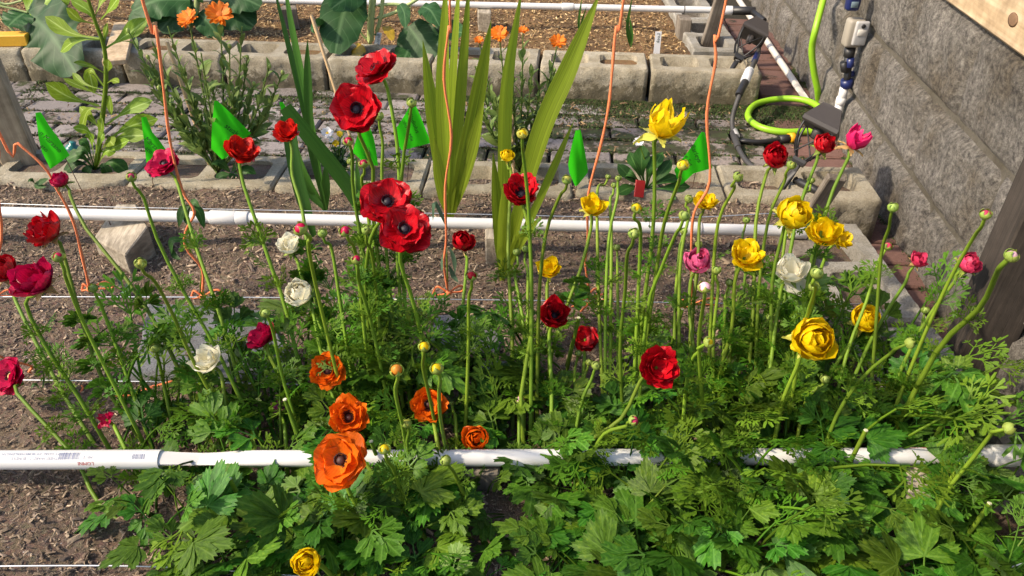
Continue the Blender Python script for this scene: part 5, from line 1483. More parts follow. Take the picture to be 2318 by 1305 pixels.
GB = 'closed green ranunculus bud on a slim stem'
BUDS = [
 (297, 400, 28, (600, 1020), [(330, 450), (355, 540), (420, 660), (500, 800)], 'pink streaked green bud below the Marza flag', 'rosepink', {}),
 (318, 596, 32, (560, 1030), [(345, 640), (400, 720), (450, 830)], 'lime green bud over the mulch before the timber block', 'sepal_yellow', {}),
 (600, 708, 28, (690, 1010), [(615, 760), (640, 860)], 'green bud directly above the sideways crimson flower', 'budgreen', {}),
 (132, 580, 32, (345, 1040), [(150, 640), (200, 760)], 'green bud with a red slit under the red cupped flower', 'crimson', dict(opening=.1)),
 (210, 652, 26, (350, 1030), [(225, 700), (260, 780)], 'green bud beside the string bow knot', 'budgreen', {}),
 (350, 788, 26, (400, 1020), [(360, 840)], 'green bud low over the stepping stone', 'budgreen', {}),
 (678, 516, 38, (800, 1000), [(700, 560), (730, 680)], 'nodding green bud with red peeping out beside the white flower', 'crimson', dict(axis=(-.5, -.2, .8), opening=.12)),
 (730, 527, 26, (820, 1000), [(745, 570), (780, 720)], 'green bud between white flower and red tipped bud', 'budgreen', {}),
 (782, 521, 32, (850, 1000), [(805, 560), (820, 640)], 'green bud tipped with red under the pipe', 'crimson', dict(opening=.18)),
 (830, 520, 28, (880, 1010), [(835, 580), (850, 700)], 'green bud touching the red open flower', 'budgreen', {}),
 (808, 586, 30, (900, 1020), [(820, 640), (850, 760)], 'red slit bud below the green buds', 'crimson', dict(opening=.12)),
 (932, 232, 28, (935, 985), [(918, 300), (905, 380), (900, 600)], 'pale papery bud in front of the Gladiolus flag', 'budgreen', dict(nodes=(.55,))),
 (858, 262, 26, (920, 990), [(860, 330), (862, 420), (875, 650)], 'plain green bud beside the upper red flowers', 'budgreen', {}),
 (788, 318, 28, (880, 980), [(792, 370), (800, 440), (830, 640)], 'red streaked bud left under the upper red flowers', 'crimson', dict(opening=.1)),
 (793, 365, 20, (870, 980), [(797, 400), (805, 500)], 'tiny green bud beside the white yellow bush', 'budgreen', {}),
 (823, 368, 26, (890, 985), [(826, 410), (835, 500)], 'red and white opening bud above the red open flower', 'crimson', dict(opening=.22)),
 (960, 783, 30, (1000, 1040), [(965, 840), (980, 920)], 'green bud showing yellow beside the fine leaves', 'yellow', dict(opening=.12)),
 (988, 833, 36, (1020, 1060), [(992, 890), (1005, 960)], 'fat green bud showing yellow above the lone orange flower', 'yellow', dict(opening=.08)),
 (897, 835, 34, (930, 1080), [(902, 890), (915, 970)], 'orange tinted opening bud among fine leaves', 'orange', dict(opening=.3)),
 (920, 958, 28, (960, 1150), [(928, 1010), (945, 1080)], 'yellow green bud left of the lone orange flower', 'sepal_yellow', {}),
 (870, 1015, 32, (920, 1190), [(885, 1060), (905, 1120)], 'hooded green bud beside the large orange flower', 'yellow', dict(opening=.12)),
 (1008, 1042, 30, (1100, 1210), [(1025, 1075), (1060, 1130)], 'round green bud in front of the printed pipe', 'budgreen', {}),
 (1178, 905, 25, (1160, 1150), [(1176, 960), (1168, 1050)], 'cream and pink pointed bud on a straight stem', 'pink', dict(opening=.1)),
 (1182, 302, 30, (1200, 1040), [(1192, 360), (1198, 480), (1200, 700)], 'pointed yellow bud before the long gladiolus leaf', 'yellow', dict(sep='sepal_yellow')),
 (1170, 570, 22, (1185, 1020), [(1172, 620), (1180, 760)], GB, 'budgreen', {}),
 (1190, 563, 22, (1210, 1020), [(1193, 620), (1200, 760)], GB, 'budgreen', {}),
 (1283, 406, 28, (1215, 1000), [(1262, 450), (1238, 540), (1225, 700)], 'pale green pointed bud under the curled flag', 'sepal_yellow', {}),
 (1377, 400, 15, (1370, 980), [(1352, 425), (1345, 480), (1355, 700)], GB, 'budgreen', dict(dia=.013)),
 (1400, 403, 18, (1372, 980), [(1395, 450), (1385, 540), (1375, 720)], GB, 'budgreen', dict(dia=.014)),
 (1390, 419, 17, (1380, 985), [(1388, 460), (1382, 560)], GB, 'budgreen', dict(dia=.014)),
 (1350, 827, 26, (1290, 1080), [(1335, 860), (1310, 930)], GB, 'budgreen', {}),
 (1334, 820, 20, (1280, 1070), [(1320, 850), (1300, 920)], GB, 'budgreen', {}),
 (1396, 560, 20, (1400, 980), [(1393, 600), (1398, 740)], GB, 'budgreen', {}),
 (1435, 528, 32, (1415, 990), [(1425, 580), (1412, 660), (1410, 800)], 'fat round green bud with folded tip above the wire', 'budgreen', {}),
 (1442, 469, 30, (1430, 985), [(1443, 520), (1440, 620)], 'yellow bud in green sepals above the pipe', 'yellow', dict(opening=.2)),
 (1547, 372, 32, (1430, 990), [(1530, 410), (1508, 500), (1480, 620)], 'yellow budding flower in front of the Barleys flag', 'yellow', dict(sep='sepal_yellow', opening=.1)),
 (1550, 487, 32, (1440, 1010), [(1535, 530), (1500, 610), (1465, 720)], 'fat green bud beside the yellow flower at the pipe', 'budgreen', {}),
 (1548, 523, 20, (1525, 980), [(1545, 570), (1535, 700)], GB, 'budgreen', {}),
 (1560, 450, 24, (1540, 980), [(1553, 490), (1545, 620)], 'pointed green bud touching a yellow flower', 'sepal_yellow', dict(axis=(.5, -.1, .9))),
 (1672, 400, 28, (1600, 970), [(1655, 430), (1630, 500), (1610, 650)], 'pointed yellow green bud beside the last orange string', 'sepal_yellow', dict(axis=(.5, -.1, .9))),
 (1792, 373, 26, (1710, 950), [(1770, 410), (1745, 500), (1720, 680)], 'green bud touching the dark red globe flower', 'sepal_yellow', dict(axis=(.4, -.1, .9))),
 (1836, 408, 20, (1740, 950), [(1815, 440), (1780, 530)], GB, 'budgreen', {}),
 (1690, 498, 20, (1650, 960), [(1680, 540), (1665, 680)], GB, 'budgreen', {}),
 (1582, 553, 20, (1570, 980), [(1578, 580), (1572, 720)], GB, 'budgreen', {}),
 (1595, 648, 36, (1600, 1040), [(1588, 700), (1575, 780), (1585, 900)], 'fat cream pink bud under the pink globe flower', 'pink', dict(opening=.12)),
 (1652, 640, 22, (1640, 1010), [(1648, 690), (1642, 800)], GB, 'budgreen', {}),
 (1622, 611, 25, (1620, 1000), [(1620, 660), (1618, 780)], GB, 'budgreen', {}),
 (1585, 756, 20, (1590, 1040), [(1584, 800), (1586, 900)], GB, 'budgreen', {}),
 (1606, 775, 30, (1540, 1090), [(1580, 790), (1555, 850)], 'yellow tipped bud leaning over the bright red flower', 'yellow', dict(axis=(.7, -.1, .6), opening=.12)),
 (2022, 469, 28, (1965, 1000), [(2005, 520), (1988, 580), (1975, 760)], 'pale bud high against the foot of the stone wall', 'budgreen', {}),
 (2232, 484, 32, (1990, 1020), [(2205, 540), (2150, 640), (2070, 800)], 'highest pale bud against the stone wall', 'rosepink', {}),
 (2292, 578, 38, (2000, 1030), [(2260, 630), (2210, 700), (2120, 800)], 'pink streaked bud in front of the dark post', 'pink', dict(axis=(.35, -.1, .9), opening=.06, r=.0036)),
 (2011, 556, 24, (1870, 1000), [(1990, 600), (1955, 680), (1915, 800)], 'pink tipped small bud over the red bricks', 'rosepink', dict(opening=.15)),
 (2062, 777, 30, (1840, 1090), [(2020, 800), (1960, 850), (1900, 940)], 'green bud stretching sideways over the side blocks', 'budgreen', dict(axis=(.8, -.1, .5))),
 (1937, 811, 20, (1800, 1080), [(1910, 830), (1860, 890)], GB, 'budgreen', {}),
 (1868, 858, 26, (1790, 1090), [(1850, 880), (1825, 930)], GB, 'budgreen', {}),
 (1436, 952, 30, (1290, 1130), [(1415, 965), (1375, 985), (1330, 1040)], 'reddish green bud under the bright red flower', 'rosepink', dict(axis=(.5, -.5, .7))),
 (2286, 970, 34, (2080, 1260), [(2250, 975), (2200, 1030), (2140, 1130)], 'round green bud above the capped pipe end', 'budgreen', dict(axis=(.9, 0, .3))),
 (1850, 617, 36, (1775, 1020), [(1842, 660), (1815, 760)], 'fat round bud right beside the large white flower', 'budgreen', {}),
 (1843, 648, 30, (1770, 1030), [(1835, 690), (1805, 790)], 'second round bud beside the large white flower', 'budgreen', {}),
 (2095, 702, 22, (2050, 1040), [(2093, 750), (2080, 850)], GB, 'budgreen', {}),
 (1745, 718, 24, (1720, 1030), [(1740, 770), (1730, 880)], GB, 'budgreen', {}),
 (1467, 656, 20, (1440, 1000), [(1460, 690), (1450, 800)], GB, 'budgreen', {}),
 (1067, 622, 28, (1050, 1030), [(1060, 680), (1053, 800)], 'red bud bursting from sepals under the small red flower', 'red', dict(opening=.28)),
 (1022, 912, 14, (1040, 1120), [(1030, 960)], GB, 'budgreen', dict(dia=.012)),
 (1310, 800, 20, (1300, 1060), [(1308, 860)], GB, 'budgreen', {}),
 (1700, 560, 18, (1660, 980), [(1690, 620)], GB, 'budgreen', {}),
]
HEADS = [(f[0], f[1], f[2], pix(head_depth(f[0], f[1], f[2], f[5]))[2]) for f in FL] + [(b_[0], b_[1], b_[2], pix(head_depth(b_[0], b_[1], b_[2], .0185))[2]) for b_ in BUDS]
LC = {}
def hides(m4, me):
    if me.name not in LC:
        LC[me.name] = sum((v.co for v in me.vertices), Vector()) / len(me.vertices)
        LC[me.name] = (LC[me.name], max((v.co - LC[me.name]).length for v in me.vertices))
    c_, r_ = LC[me.name]
    x, y, zc = pix(m4 @ c_)
    rp = r_ * m4.to_scale().x * F / zc
    return any(zc < hz and (x - hx) ** 2 + (y - hy) ** 2 < (hw * .55 + rp * .7) ** 2 for hx, hy, hw, hz in HEADS)
for f in FL: flower(*f[:10], **f[10])
USED = set()
NAMED = [(f[0], f[1], f[9], f[7]) for f in FL]
def short(lab):
    for cut in (' in front', ' with ', ' leaning', ' tucked', ' overlapping', ' partly', ' whose', ' turned', ' over ', ' beside ', ' below ', ' above ', ' standing', ' against', ' among', ' on a ', ' at the', ' before', ' just', ' half hidden', ' under ', ' by the', ','):
        if cut in lab and len(lab.split(cut)[0].split()) >= 3: return lab.split(cut)[0], lab
    return lab, lab
def near_label(x, y, prefix, key, use_base=False):
    best = sorted(NAMED, key=lambda q: (q[3][0] - x) ** 2 + (q[3][1] - y) ** 2 if use_base else (q[0] - x) ** 2 + (q[1] - y) ** 2)
    for q in best:
        if (key, q[2]) not in USED and len((prefix + ' ' + q[2]).split()) <= 16:
            USED.add((key, q[2])); return prefix + ' the ' + q[2] if len((prefix + ' the ' + q[2]).split()) <= 16 else prefix + ' ' + q[2]
    return prefix
for b in BUDS:
    lab = near_label(b[0], b[1], 'plain green bud near', 'bud') if b[5] == GB else b[5]
    bud(*b[:5], lab, tip=b[6], **b[7])

# ------------------------------------------------------------------ ranunculus foliage clumps
def clump(px, py, n, mix, scale, label, seed, pet=1.0):
    g = random.Random(seed)
    base = G(px, py, 0.0)
    t = thing('ranunculus_plant', base, label, 'plant', 'ranunculus leaf clumps')
    for i in range(n):
        k = g.choices(('broad', 'mid', 'fine'), mix)[0]
        me_ = LEAF[k][g.randrange(12)]
        s = scale * g.uniform(.72, 1.25)
        off = Vector((g.uniform(-.05, .05), g.uniform(-.05, .05), -.003))
        m_ = Matrix.Translation(off) @ Matrix.Rotation(i * 2.399 + g.uniform(-.4, .4), 4, 'Z') @ Matrix.Rotation(g.uniform(-.2, .35), 4, 'X') @ Matrix.Diagonal((s, s, s * pet, 1))
        if hides(Matrix.Translation(base) @ m_, me_): continue
        o = link('leaf', me_, t, M['leaf_fine'] if k == 'fine' else (M['leaf'] if g.random() < .97 else M['leaf_pale']))
        place(o, m_)
LB = 'broad leaf clump below'
LM = 'cut leaf clump below'
LF = 'feathery leaf clump below'
CL = []
for x, y, n, kind in ((470, 1300, 22, 'b'), (610, 1250, 22, 'm'), (740, 1230, 22, 'm'), (700, 1330, 18, 'b'), (900, 1250, 24, 'm'), (1010, 1330, 18, 'b'), (1110, 1180, 16, 'b'), (1340, 1290, 26, 'b'), (1250, 1340, 14, 'b'), (1480, 1300, 24, 'b'),
                      (1620, 1270, 26, 'm'), (1740, 1300, 24, 'b'), (1850, 1240, 18, 'b'), (2070, 1330, 24, 'b'), (2210, 1250, 22, 'b'), (2290, 1300, 14, 'm'), (400, 1160, 12, 'm'),
                      (560, 1110, 20, 'f'), (690, 1100, 20, 'f'), (800, 1150, 18, 'm'), (930, 1120, 16, 'm'), (1060, 1090, 16, 'm'), (1210, 1090, 22, 'm'), (1330, 1120, 20, 'b'), (1440, 1120, 22, 'm'), (1560, 1130, 24, 'm'),
                      (1680, 1120, 26, 'f'), (1800, 1110, 24, 'm'), (1930, 1090, 22, 'm'), (2050, 1080, 16, 'b'), (2150, 1130, 14, 'b'),
                      (420, 960, 12, 'f'), (560, 960, 16, 'f'), (660, 980, 18, 'f'), (770, 990, 22, 'f'), (880, 990, 24, 'f'), (970, 960, 16, 'f'), (1110, 990, 16, 'm'), (1210, 970, 20, 'f'), (1310, 990, 20, 'm'), (1430, 980, 22, 'm'),
                      (1530, 980, 20, 'f'), (1640, 990, 26, 'f'), (1750, 980, 26, 'f'), (1860, 970, 22, 'm'), (1960, 960, 18, 'f'), (2060, 950, 14, 'm'),
                      (820, 900, 14, 'f'), (900, 880, 14, 'f'), (1180, 880, 12, 'f'), (1400, 880, 14, 'f'), (1560, 880, 14, 'f'), (1680, 870, 18, 'f'), (1780, 870, 18, 'f'), (1900, 880, 14, 'f'), (2000, 870, 12, 'f'), (1260, 870, 14, 'f'), (1480, 860, 14, 'f'), (1620, 830, 14, 'f'), (1740, 830, 16, 'f'), (1840, 840, 16, 'f'), (1960, 820, 12, 'f'), (2080, 880, 12, 'f'), (740, 930, 16, 'f'), (500, 1040, 14, 'm'), (1100, 900, 12, 'f'), (330, 1010, 8, 'f'), (2010, 935, 14, 'f'), (2090, 960, 12, 'm'), (1930, 1010, 14, 'f')):
    CL.append((x, y, n, kind))
for i, (x, y, n, k) in enumerate(CL):
    mix, lab, sc = {'b': ((6, 4, 0), LB, .80), 'm': ((2, 6, 2), LM, .86), 'f': ((0, 2, 8), LF, 1.12)}[k]
    clump(x, y, int(n * {'b': 1.05, 'm': 1.15, 'f': 1.5}[k]), mix, sc, near_label(x, y, lab, k, True), 40 + i, {'b': .85, 'm': 1.05, 'f': 1.35}[k])
# ------------------------------------------------------------------ gladiolus fans, weed, calendula, brassicas and small plants
def px_blade(t, name, pts, wpx, mat, prof, Y, dys=None, facing=(0, -1, .35), fold=.12, cols=4, rows=14, ruffle=0.0, seed=0, curl=0.0, ground=False):
    P = []
    for i, (x, y) in enumerate(pts):
        dy = dys[i] if dys else 0.0
        P.append(AY(x, y, Y + dy))
    zc = pix(P[len(P) // 2])[2]
    V, Fc, U = blade(P, wpx * zc / F / 2, prof, facing, fold, cols, rows, ruffle, seed, curl)
    return part(name, V, Fc, mat, t, True, U)
def fan(base_px, blades, label, mat):
    b = G(base_px[0], base_px[1], 0.0)
    t = thing('gladiolus', b, label, 'gladiolus plant', 'gladiolus fans')
    for i, (pts, wpx, lean) in enumerate(blades):
        allp = [base_px] + pts
        dys = [0.012 * math.sin(i * 2.1)] + [lean * (k + 1) / len(pts) + .012 * math.sin(i * 2.1) for k in range(len(pts))]
        fx = 0.5 * math.sin(i * 2.7 + 1)
        px_blade(t, 'leaf', allp, wpx, mat if i % 3 else M['glad' if mat == M['glad'] else 'glad_dark'], prof_sword, b.y, dys, (fx, -1, .3), .22, 4, 18, seed=i)
    return t
fan((1018, 500), [([(985, 300), (957, 92)], 34, .03), ([(1003, 250), (1010, -60)], 32, -.03), ([(1040, 250), (1064, -60)], 24, .02), ([(1072, 260), (1112, 46)], 34, -.04),
                  ([(1062, 360), (1096, 226)], 32, -.05), ([(996, 410), (983, 312)], 28, -.06), ([(1025, 200), (1042, -70)], 20, .05), ([(1005, 330), (970, 220)], 24, .04)],
    'tall yellow green gladiolus fan with an orange string running up it', M['glad'])
fan((1136, 635), [([(1140, 420), (1146, 200), (1182, -30)], 34, .03), ([(1215, 330), (1290, 150), (1358, -15)], 46, -.02), ([(1235, 420), (1300, 272)], 18, .03), ([(1128, 500), (1116, 345)], 26, -.04),
                  ([(1175, 550), (1226, 490)], 24, -.03), ([(1140, 520), (1143, 400)], 34, -.05), ([(1150, 560), (1195, 380)], 26, .02)],
    'gladiolus with one very long leaf slanting towards the flags', M['glad'])
t = fan((738, 478), [([(690, 260), (652, 100), (612, -60)], 13, .06), ([(705, 280), (665, 80), (640, -60)], 18, .02), ([(705, 330), (697, 180), (696, 90)], 20, -.02), ([(738, 420), (736, 372)], 18, -.02),
                     ([(690, 400), (664, 330), (650, 262)], 32, -.06), ([(690, 420), (640, 310)], 18, .03)],
        'dark green gladiolus with a blade bent over before the pipe', M['glad_dark'])
gb = G(738, 478, 0)
px_blade(t, 'bent_leaf', [(650, 262), (672, 400), (719, 562)], 30, M['glad_dark'], lambda v: 1 - .9 * max(0, (v - .6) / .4) ** 1.6, gb.y, [-.06, -.10, -.14], (.3, -1, .3), .2, 4, 14)
b = G(838, 520, 0)
t = thing('gladiolus', b, 'single striped gladiolus blade with a cut end leaning behind the red flowers', 'gladiolus plant', 'gladiolus fans')
px_blade(t, 'leaf', [(838, 520), (790, 425), (645, 243)], 34, M['glad_dark'], lambda v: .8 + .2 * math.sin(v * 3), b.y, [0, -.02, -.05], (.2, -1, .5), .2, 4, 16)
px_blade(t, 'leaf', [(838, 520), (815, 440), (806, 360)], 16, M['glad_dark'], prof_sword, b.y, [0, 0, .01], (0, -1, .3), .2, 2, 10)

# leafy weed in the left hand block
b = G(216, 388, BT - .01)
t = thing('leafy_weed', b, 'tall bright green weed with spoon shaped leaves growing in a block', 'plant')
SP_ = [(216, 388), (226, 320), (234, 250), (240, 180), (236, 110), (214, 45), (190, -30)]
V, Fc, U = tube(spline([AY(x, y, b.y) for x, y in SP_], 24), [.0075 - .0035 * i / 24 for i in range(25)], 9); part('stem', V, Fc, M['weed'], t, True, U)
WL = [((225, 240), (160, 222), (103, 188), 40), ((238, 285), (290, 250), (345, 228), 36), ((240, 322), (290, 288), (358, 270), 40), ((236, 332), (280, 310), (335, 308), 34), ((228, 345), (255, 335), (293, 318), 28),
      ((232, 90), (175, 92), (137, 118), 30), ((224, 88), (160, 75), (102, 38), 36), ((218, 55), (180, 45), (150, 18), 22), ((228, 45), (250, 20), (272, -10), 26), ((236, 112), (280, 84), (336, 42), 40),
      ((236, 112), (238, 85), (243, 52), 16), ((240, 168), (205, 150), (166, 142), 18), ((236, 220), (190, 200), (143, 178), 16), ((238, 205), (190, 190), (164, 165), 16), ((242, 172), (244, 155), (246, 135), 22),
      ((238, 192), (255, 182), (270, 188), 16), ((234, 250), (200, 250), (182, 300), 26), ((232, 300), (208, 270), (180, 242), 26), ((226, 350), (200, 300), (165, 290), 22), ((222, 340), (228, 300), (232, 268), 26),
      ((238, 200), (205, 160), (212, 212), 30), ((220, 70), (205, 30), (160, 0), 26), ((228, 345), (245, 320), (258, 330), 30), ((236, 240), (246, 220), (252, 262), 20), ((214, 40), (230, 5), (250, -20), 26)]
for i, (a, m_, e, wpx) in enumerate(WL):
    px_blade(t, 'leaf', [a, m_, e], wpx, M['weed'], prof_spat, b.y, [0, -.02 * math.cos(i * 1.7), -.05 * math.cos(i * 1.7)], (.3 * math.sin(i), -.75, .7), .18, 4, 10, .05, i)
for i, (e, wpx) in enumerate((((150, 362), 34), ((290, 392), 34), ((190, 415), 28), ((262, 345), 32), ((170, 345), 24), ((200, 300), 24), ((140, 395), 28), ((250, 405), 24), ((178, 318), 22), ((236, 300), 24))):
    eb_ = (e[0], e[1]); mid_ = ((216 + e[0]) / 2, (388 + e[1]) / 2 - 22)
    px_blade(t, 'leaf', [(216, 386), mid_, eb_], wpx, M['weed'] if i in (3, 5, 9) else M['dark_leaf'], prof_spat, b.y, [0, -.02, -.02], (.2 * math.sin(i), -.6, .8), .18, 4, 10, .06, i)

# calendula bushes
LANCE = []
for i in range(6):
    g = random.Random(i)
    V, Fc, U = blade([(0, 0, 0), (0, .5, .10 + .1 * g.random()), (0, 1, -.05 + .25 * g.random())], .14 + .07 * g.random(), prof_lance, (0, -.2, 1), .3, 2, 6, .05, i)
    LANCE.append(mesh('leaf', V, Fc, None, True, U))
RAY = [petal_mesh(.16, 82 + d, 70 + d, .1, .05, 300 + i, nu=2, nv=4, tip=.12, notch=.05) for i, d in enumerate((0, -8, 8))]
V, Fc = lathe([(.05, -.05), (.22, 0), (.26, .06), (.20, .11), (.05, .12)], 14); DISC = mesh('disc', V, Fc)
def daisy_head(t, base, c, dia, ax, n, pm, dm, rows=1, rr=None):
    ax = Vector(ax).normalized()
    Mx = Matrix.Translation(c - base) @ ax.to_track_quat('Z', 'Y').to_matrix().to_4x4()
    s = dia / 2 / 1.0
    for r_ in range(rows):
        for k in range(n):
            o = link('petal', RAY[(k * 5 + r_) % 3], t, M[pm]); q = s * (1 - .12 * r_) * rng.uniform(.92, 1.05)
            place(o, Mx @ Matrix.Translation((0, 0, .02 * r_ * s)) @ Matrix.Rotation(2 * math.pi * (k + .5 * r_) / n + rng.uniform(-.06, .06), 4, 'Z') @ Matrix.Rotation(-.15 * r_, 4, 'Y') @ Matrix.Diagonal((q, q * (18 / n) * .9, q, 1)))
    o = link('disc', DISC, t, M[dm]); place(o, Mx @ Matrix.Diagonal((s, s, s, 1)))
    V, Fc = lathe([(.006 * s / .03, -.25 * s), (.16 * s, -.16 * s), (.24 * s, -.02 * s)], 10, axis_matrix(c, ax)); part('calyx', V, Fc, M['cal_leaf'], t)
def bush(base_px, tips, label, leafm, seed, nl=12, ls=.032, zb=0.0, name='calendula'):
    g = random.Random(seed)
    b = G(base_px[0], base_px[1], zb)
    t = thing(name, b, label, 'daisy plant')
    for i, tp in enumerate(tips):
        x, y, w_ = tp[:3]
        dy = g.uniform(-.09, .05)
        e = AY(x, y, b.y + dy)
        m1 = b.lerp(e, .45) + Vector(((e.x - b.x) * .18, dy * .2, .02))
        P = spline([b, m1, e], 14)
        V, Fc, U = tube(P, [.0032 - .0015 * k / (len(P) - 1) for k in range(len(P))], 6); part('stem', V, Fc, M['cal_leaf'] if leafm == 'cal_leaf' else M['stem'], t, True, U)
        for k in range(nl):
            f = .15 + .8 * (k + g.random()) / nl
            if w_ and f > .88: continue
            p, d = stem_at(P, f)
            o = link('leaf', LANCE[g.randrange(6)], t, M[leafm])
            s = ls * g.uniform(.55, 1.25) * (1.25 - .6 * f)
            place(o, Matrix.Translation(p - b) @ d.to_track_quat('Z', 'Y').to_matrix().to_4x4() @ Matrix.Rotation(k * 2.4 + g.uniform(-.5, .5), 4, 'Z') @ Matrix.Rotation(R(g.uniform(25, 60)), 4, 'X') @ Matrix.Diagonal((s, s, s, 1)))
        if w_:
            ax = tp[3]; zc = pix(e)[2]
            daisy_head(t, b, e, w_ * zc / F, ax, 16, 'calendula', 'disc_orange', 2)
        elif g.random() < .4:
            V, Fc = lathe([(.002, -.006), (.005, -.002), (.0045, .004), (.001, .007)], 8, axis_matrix(e, (0, -.2, 1))); part('bud', V, Fc, M['budgreen'], t)
    return t
bush((492, 392), [(427, 44, 56, (-.25, -.5, .8)), (497, 34, 66, (.15, -.6, .75)), (318, 150, 0), (290, 70, 0), (345, 95, 0), (380, 60, 0), (520, 105, 0), (548, 60, 0), (575, 190, 0), (610, 150, 0), (640, 165, 0), (602, 240, 0),
                  (455, 120, 0), (410, 150, 0), (360, 200, 0), (530, 200, 0), (440, 230, 0), (395, 260, 0), (480, 180, 0), (335, 130, 0), (620, 210, 0), (560, 130, 0)], 'bushy orange daisy plant beside the tall weed', 'cal_leaf', 3, 22, .05, BT)
bush((1176, 392), [(1130, 78, 46, (-.1, -.6, .8)), (1184, 70, 28, (0, -.3, 1)), (1263, 96, 42, (.1, -.5, .85)), (1084, 92, 24, (0, -.4, .9)), (1100, 170, 0), (1225, 190, 0), (1245, 250, 0), (1092, 250, 0), (1205, 150, 0), (1160, 160, 0),
                   (1120, 220, 0), (1255, 160, 0), (1140, 290, 0), (1215, 300, 0), (1075, 150, 0)], 'slender orange daisy plant behind the long gladiolus leaf', 'cal_leaf', 8, 20, .046, BT)

# brassicas in the back bed
def brassica(pts, wpx, Y, dys, mat, seed, t, facing=(0, -.7, .7), rows=18, ruf=.16):
    return px_blade(t, 'leaf', pts, wpx, mat, prof_broad, Y, dys, facing, .10, 12, rows, ruf, seed, .12)
b = G(60, 95, 0.0)
t = thing('cabbage_plant', b, 'cabbage plant with a huge veined leaf hanging over the blocks', 'cabbage')
brassica([(60, 28), (112, 75), (172, 165)], 150, b.y, [0, -.12, -.26], M['cabbage'], 1, t, (-.25, -.8, .6))
brassica([(60, 26), (100, 5), (150, -50)], 110, b.y, [0, 0, .02], M['weed'], 2, t)
brassica([(60, 28), (40, 40), (18, 60)], 70, b.y, [0, -.05, -.1], M['cabbage'], 9, t)
for pts in ([(-40, 5), (20, 18), (62, 29)], [(-30, -10), (10, 10), (50, 2)], [(60, 95), (20, 60), (-20, 10)]):
    V, Fc, U = tube(spline([AY(x, y, b.y - .01) for x, y in pts], 8), [.008, .007, .006, .006, .005, .005, .004, .004, .004][:9], 8); part('leaf_stalk', V, Fc, M['cab_stem'], t, True, U)
b = G(430, 70, 0.0)
t = thing('cabbage_plant', b, 'cabbage plant with blue green leaves behind the orange daisies', 'cabbage')
for i, (pts, w_) in enumerate((([(470, 20), (520, 20), (575, 60)], 100), ([(480, 10), (540, -5), (590, 15)], 80), ([(440, 10), (400, 30), (362, 70)], 80), ([(430, 0), (360, 0), (300, 25)], 90), ([(420, 20), (330, 30), (285, 80)], 60), ([(440, 0), (430, -40), (420, -80)], 90), ([(450, 30), (470, 50), (500, 90)], 60))):
    brassica(pts, w_, b.y, [0, -.03, -.06], M['cabbage'], 10 + i, t, (.2 * math.sin(i), -.7, .7), 12)
V, Fc, U = tube(spline([b, AY(445, 20, b.y), AY(450, -60, b.y)], 6), .012, 9); part('stem', V, Fc, M['cab_stem'], t, True, U)
b = G(838, 108, 0.0)
t = thing('broccoli_plant', b, 'broccoli plant with a thick pale stem and drooping leaves', 'broccoli')
for pts, r_ in (([(838, 108), (840, 40), (848, -40)], .014), ([(845, 44), (895, 28), (955, -8)], .007), ([(848, 14), (890, 10), (930, 18)], .006), ([(850, 80), (862, 40), (868, -20)], .008), ([(836, 50), (815, 35), (800, 20)], .006), ([(840, 95), (825, 85), (808, 62)], .004)):
    V, Fc, U = tube(spline([AY(x, y, b.y) for x, y in pts], 8), r_, 9); part('stem', V, Fc, M['cab_stem'], t, True, U)
for i, (pts, w_, m_) in enumerate((([(800, -30), (775, 40), (758, 122)], 105, 'cabbage'), ([(812, -40), (790, -10), (750, 20)], 70, 'cabbage'), ([(925, 60), (950, 95), (985, 148)], 92, 'cabbage'), ([(930, 60), (925, 110), (905, 150)], 60, 'cabbage'), ([(955, 15), (975, 25), (995, 60)], 50, 'cabbage'),
                                   ([(905, 10), (915, 30), (918, 62)], 30, 'cabbage'), ([(735, 40), (722, 60), (712, 50)], 40, 'cabbage'), ([(872, 60), (880, 70), (888, 92)], 24, 'yellow_leaf'), ([(800, 105), (812, 118), (806, 130)], 34, 'yellow_leaf'), ([(985, 60), (1020, 70), (1050, 75)], 50, 'cabbage'))):
    brassica(pts, w_, b.y - .02, [0, -.06, -.14], M[m_], 30 + i, t, (.25 * math.sin(i * 2), -.8, .55), 12)

# low daisy rosette in the blocks, with a red plastic tag
b = G(1462, 432, BT - .01)
t = thing('daisy_plant', b, 'low daisy rosette with dark spoon leaves and two white daisies', 'daisy plant')
for i, (m_, e, wpx) in enumerate((((1430, 440), (1392, 492), 34), ((1452, 470), (1440, 512), 30), ((1480, 470), (1492, 505), 30), ((1430, 405), (1398, 372), 30), ((1452, 380), (1455, 328), 38), ((1440, 380), (1425, 345), 28), ((1490, 400), (1520, 362), 30), ((1515, 425), (1562, 422), 30),
                                  ((1430, 425), (1396, 440), 28), ((1480, 380), (1500, 345), 24), ((1470, 385), (1480, 352), 26), ((1500, 440), (1530, 452), 24), ((1430, 395), (1410, 395), 26), ((1500, 410), (1535, 400), 26))):
    px_blade(t, 'leaf', [(1462, 430), m_, e], wpx, M['dark_leaf'], prof_spat, b.y, [0, -.02, -.05 if e[1] > 430 else .01], (.1 * math.sin(i), -.6, .8), .15, 4, 10, .08, i)
for x, y in ((1446, 322), (1476, 306)):
    c = AY(x, y, b.y - .02)
    V, Fc, _ = tube(spline([b, b.lerp(c, .5) + Vector((.01, 0, 0)), c], 8), .0014, 6); part('stem', V, Fc, M['stem'], t)
    daisy_head(t, b, c, 26 * pix(c)[2] / F, (-.2, -.5, .8), 18, 'daisy', 'disc_yellow', 1)
V, Fc = cbox(.028, .003, .045, .001)
o = tag(link('plastic_tag', mesh('plastic_tag', V, Fc, M['red_item'], False)), 'small red plastic plant tag among the daisy leaves', 'plant tag')
o.location = G(1448, 428, BT + .012); o.rotation_euler = (-.5, .25, .2)

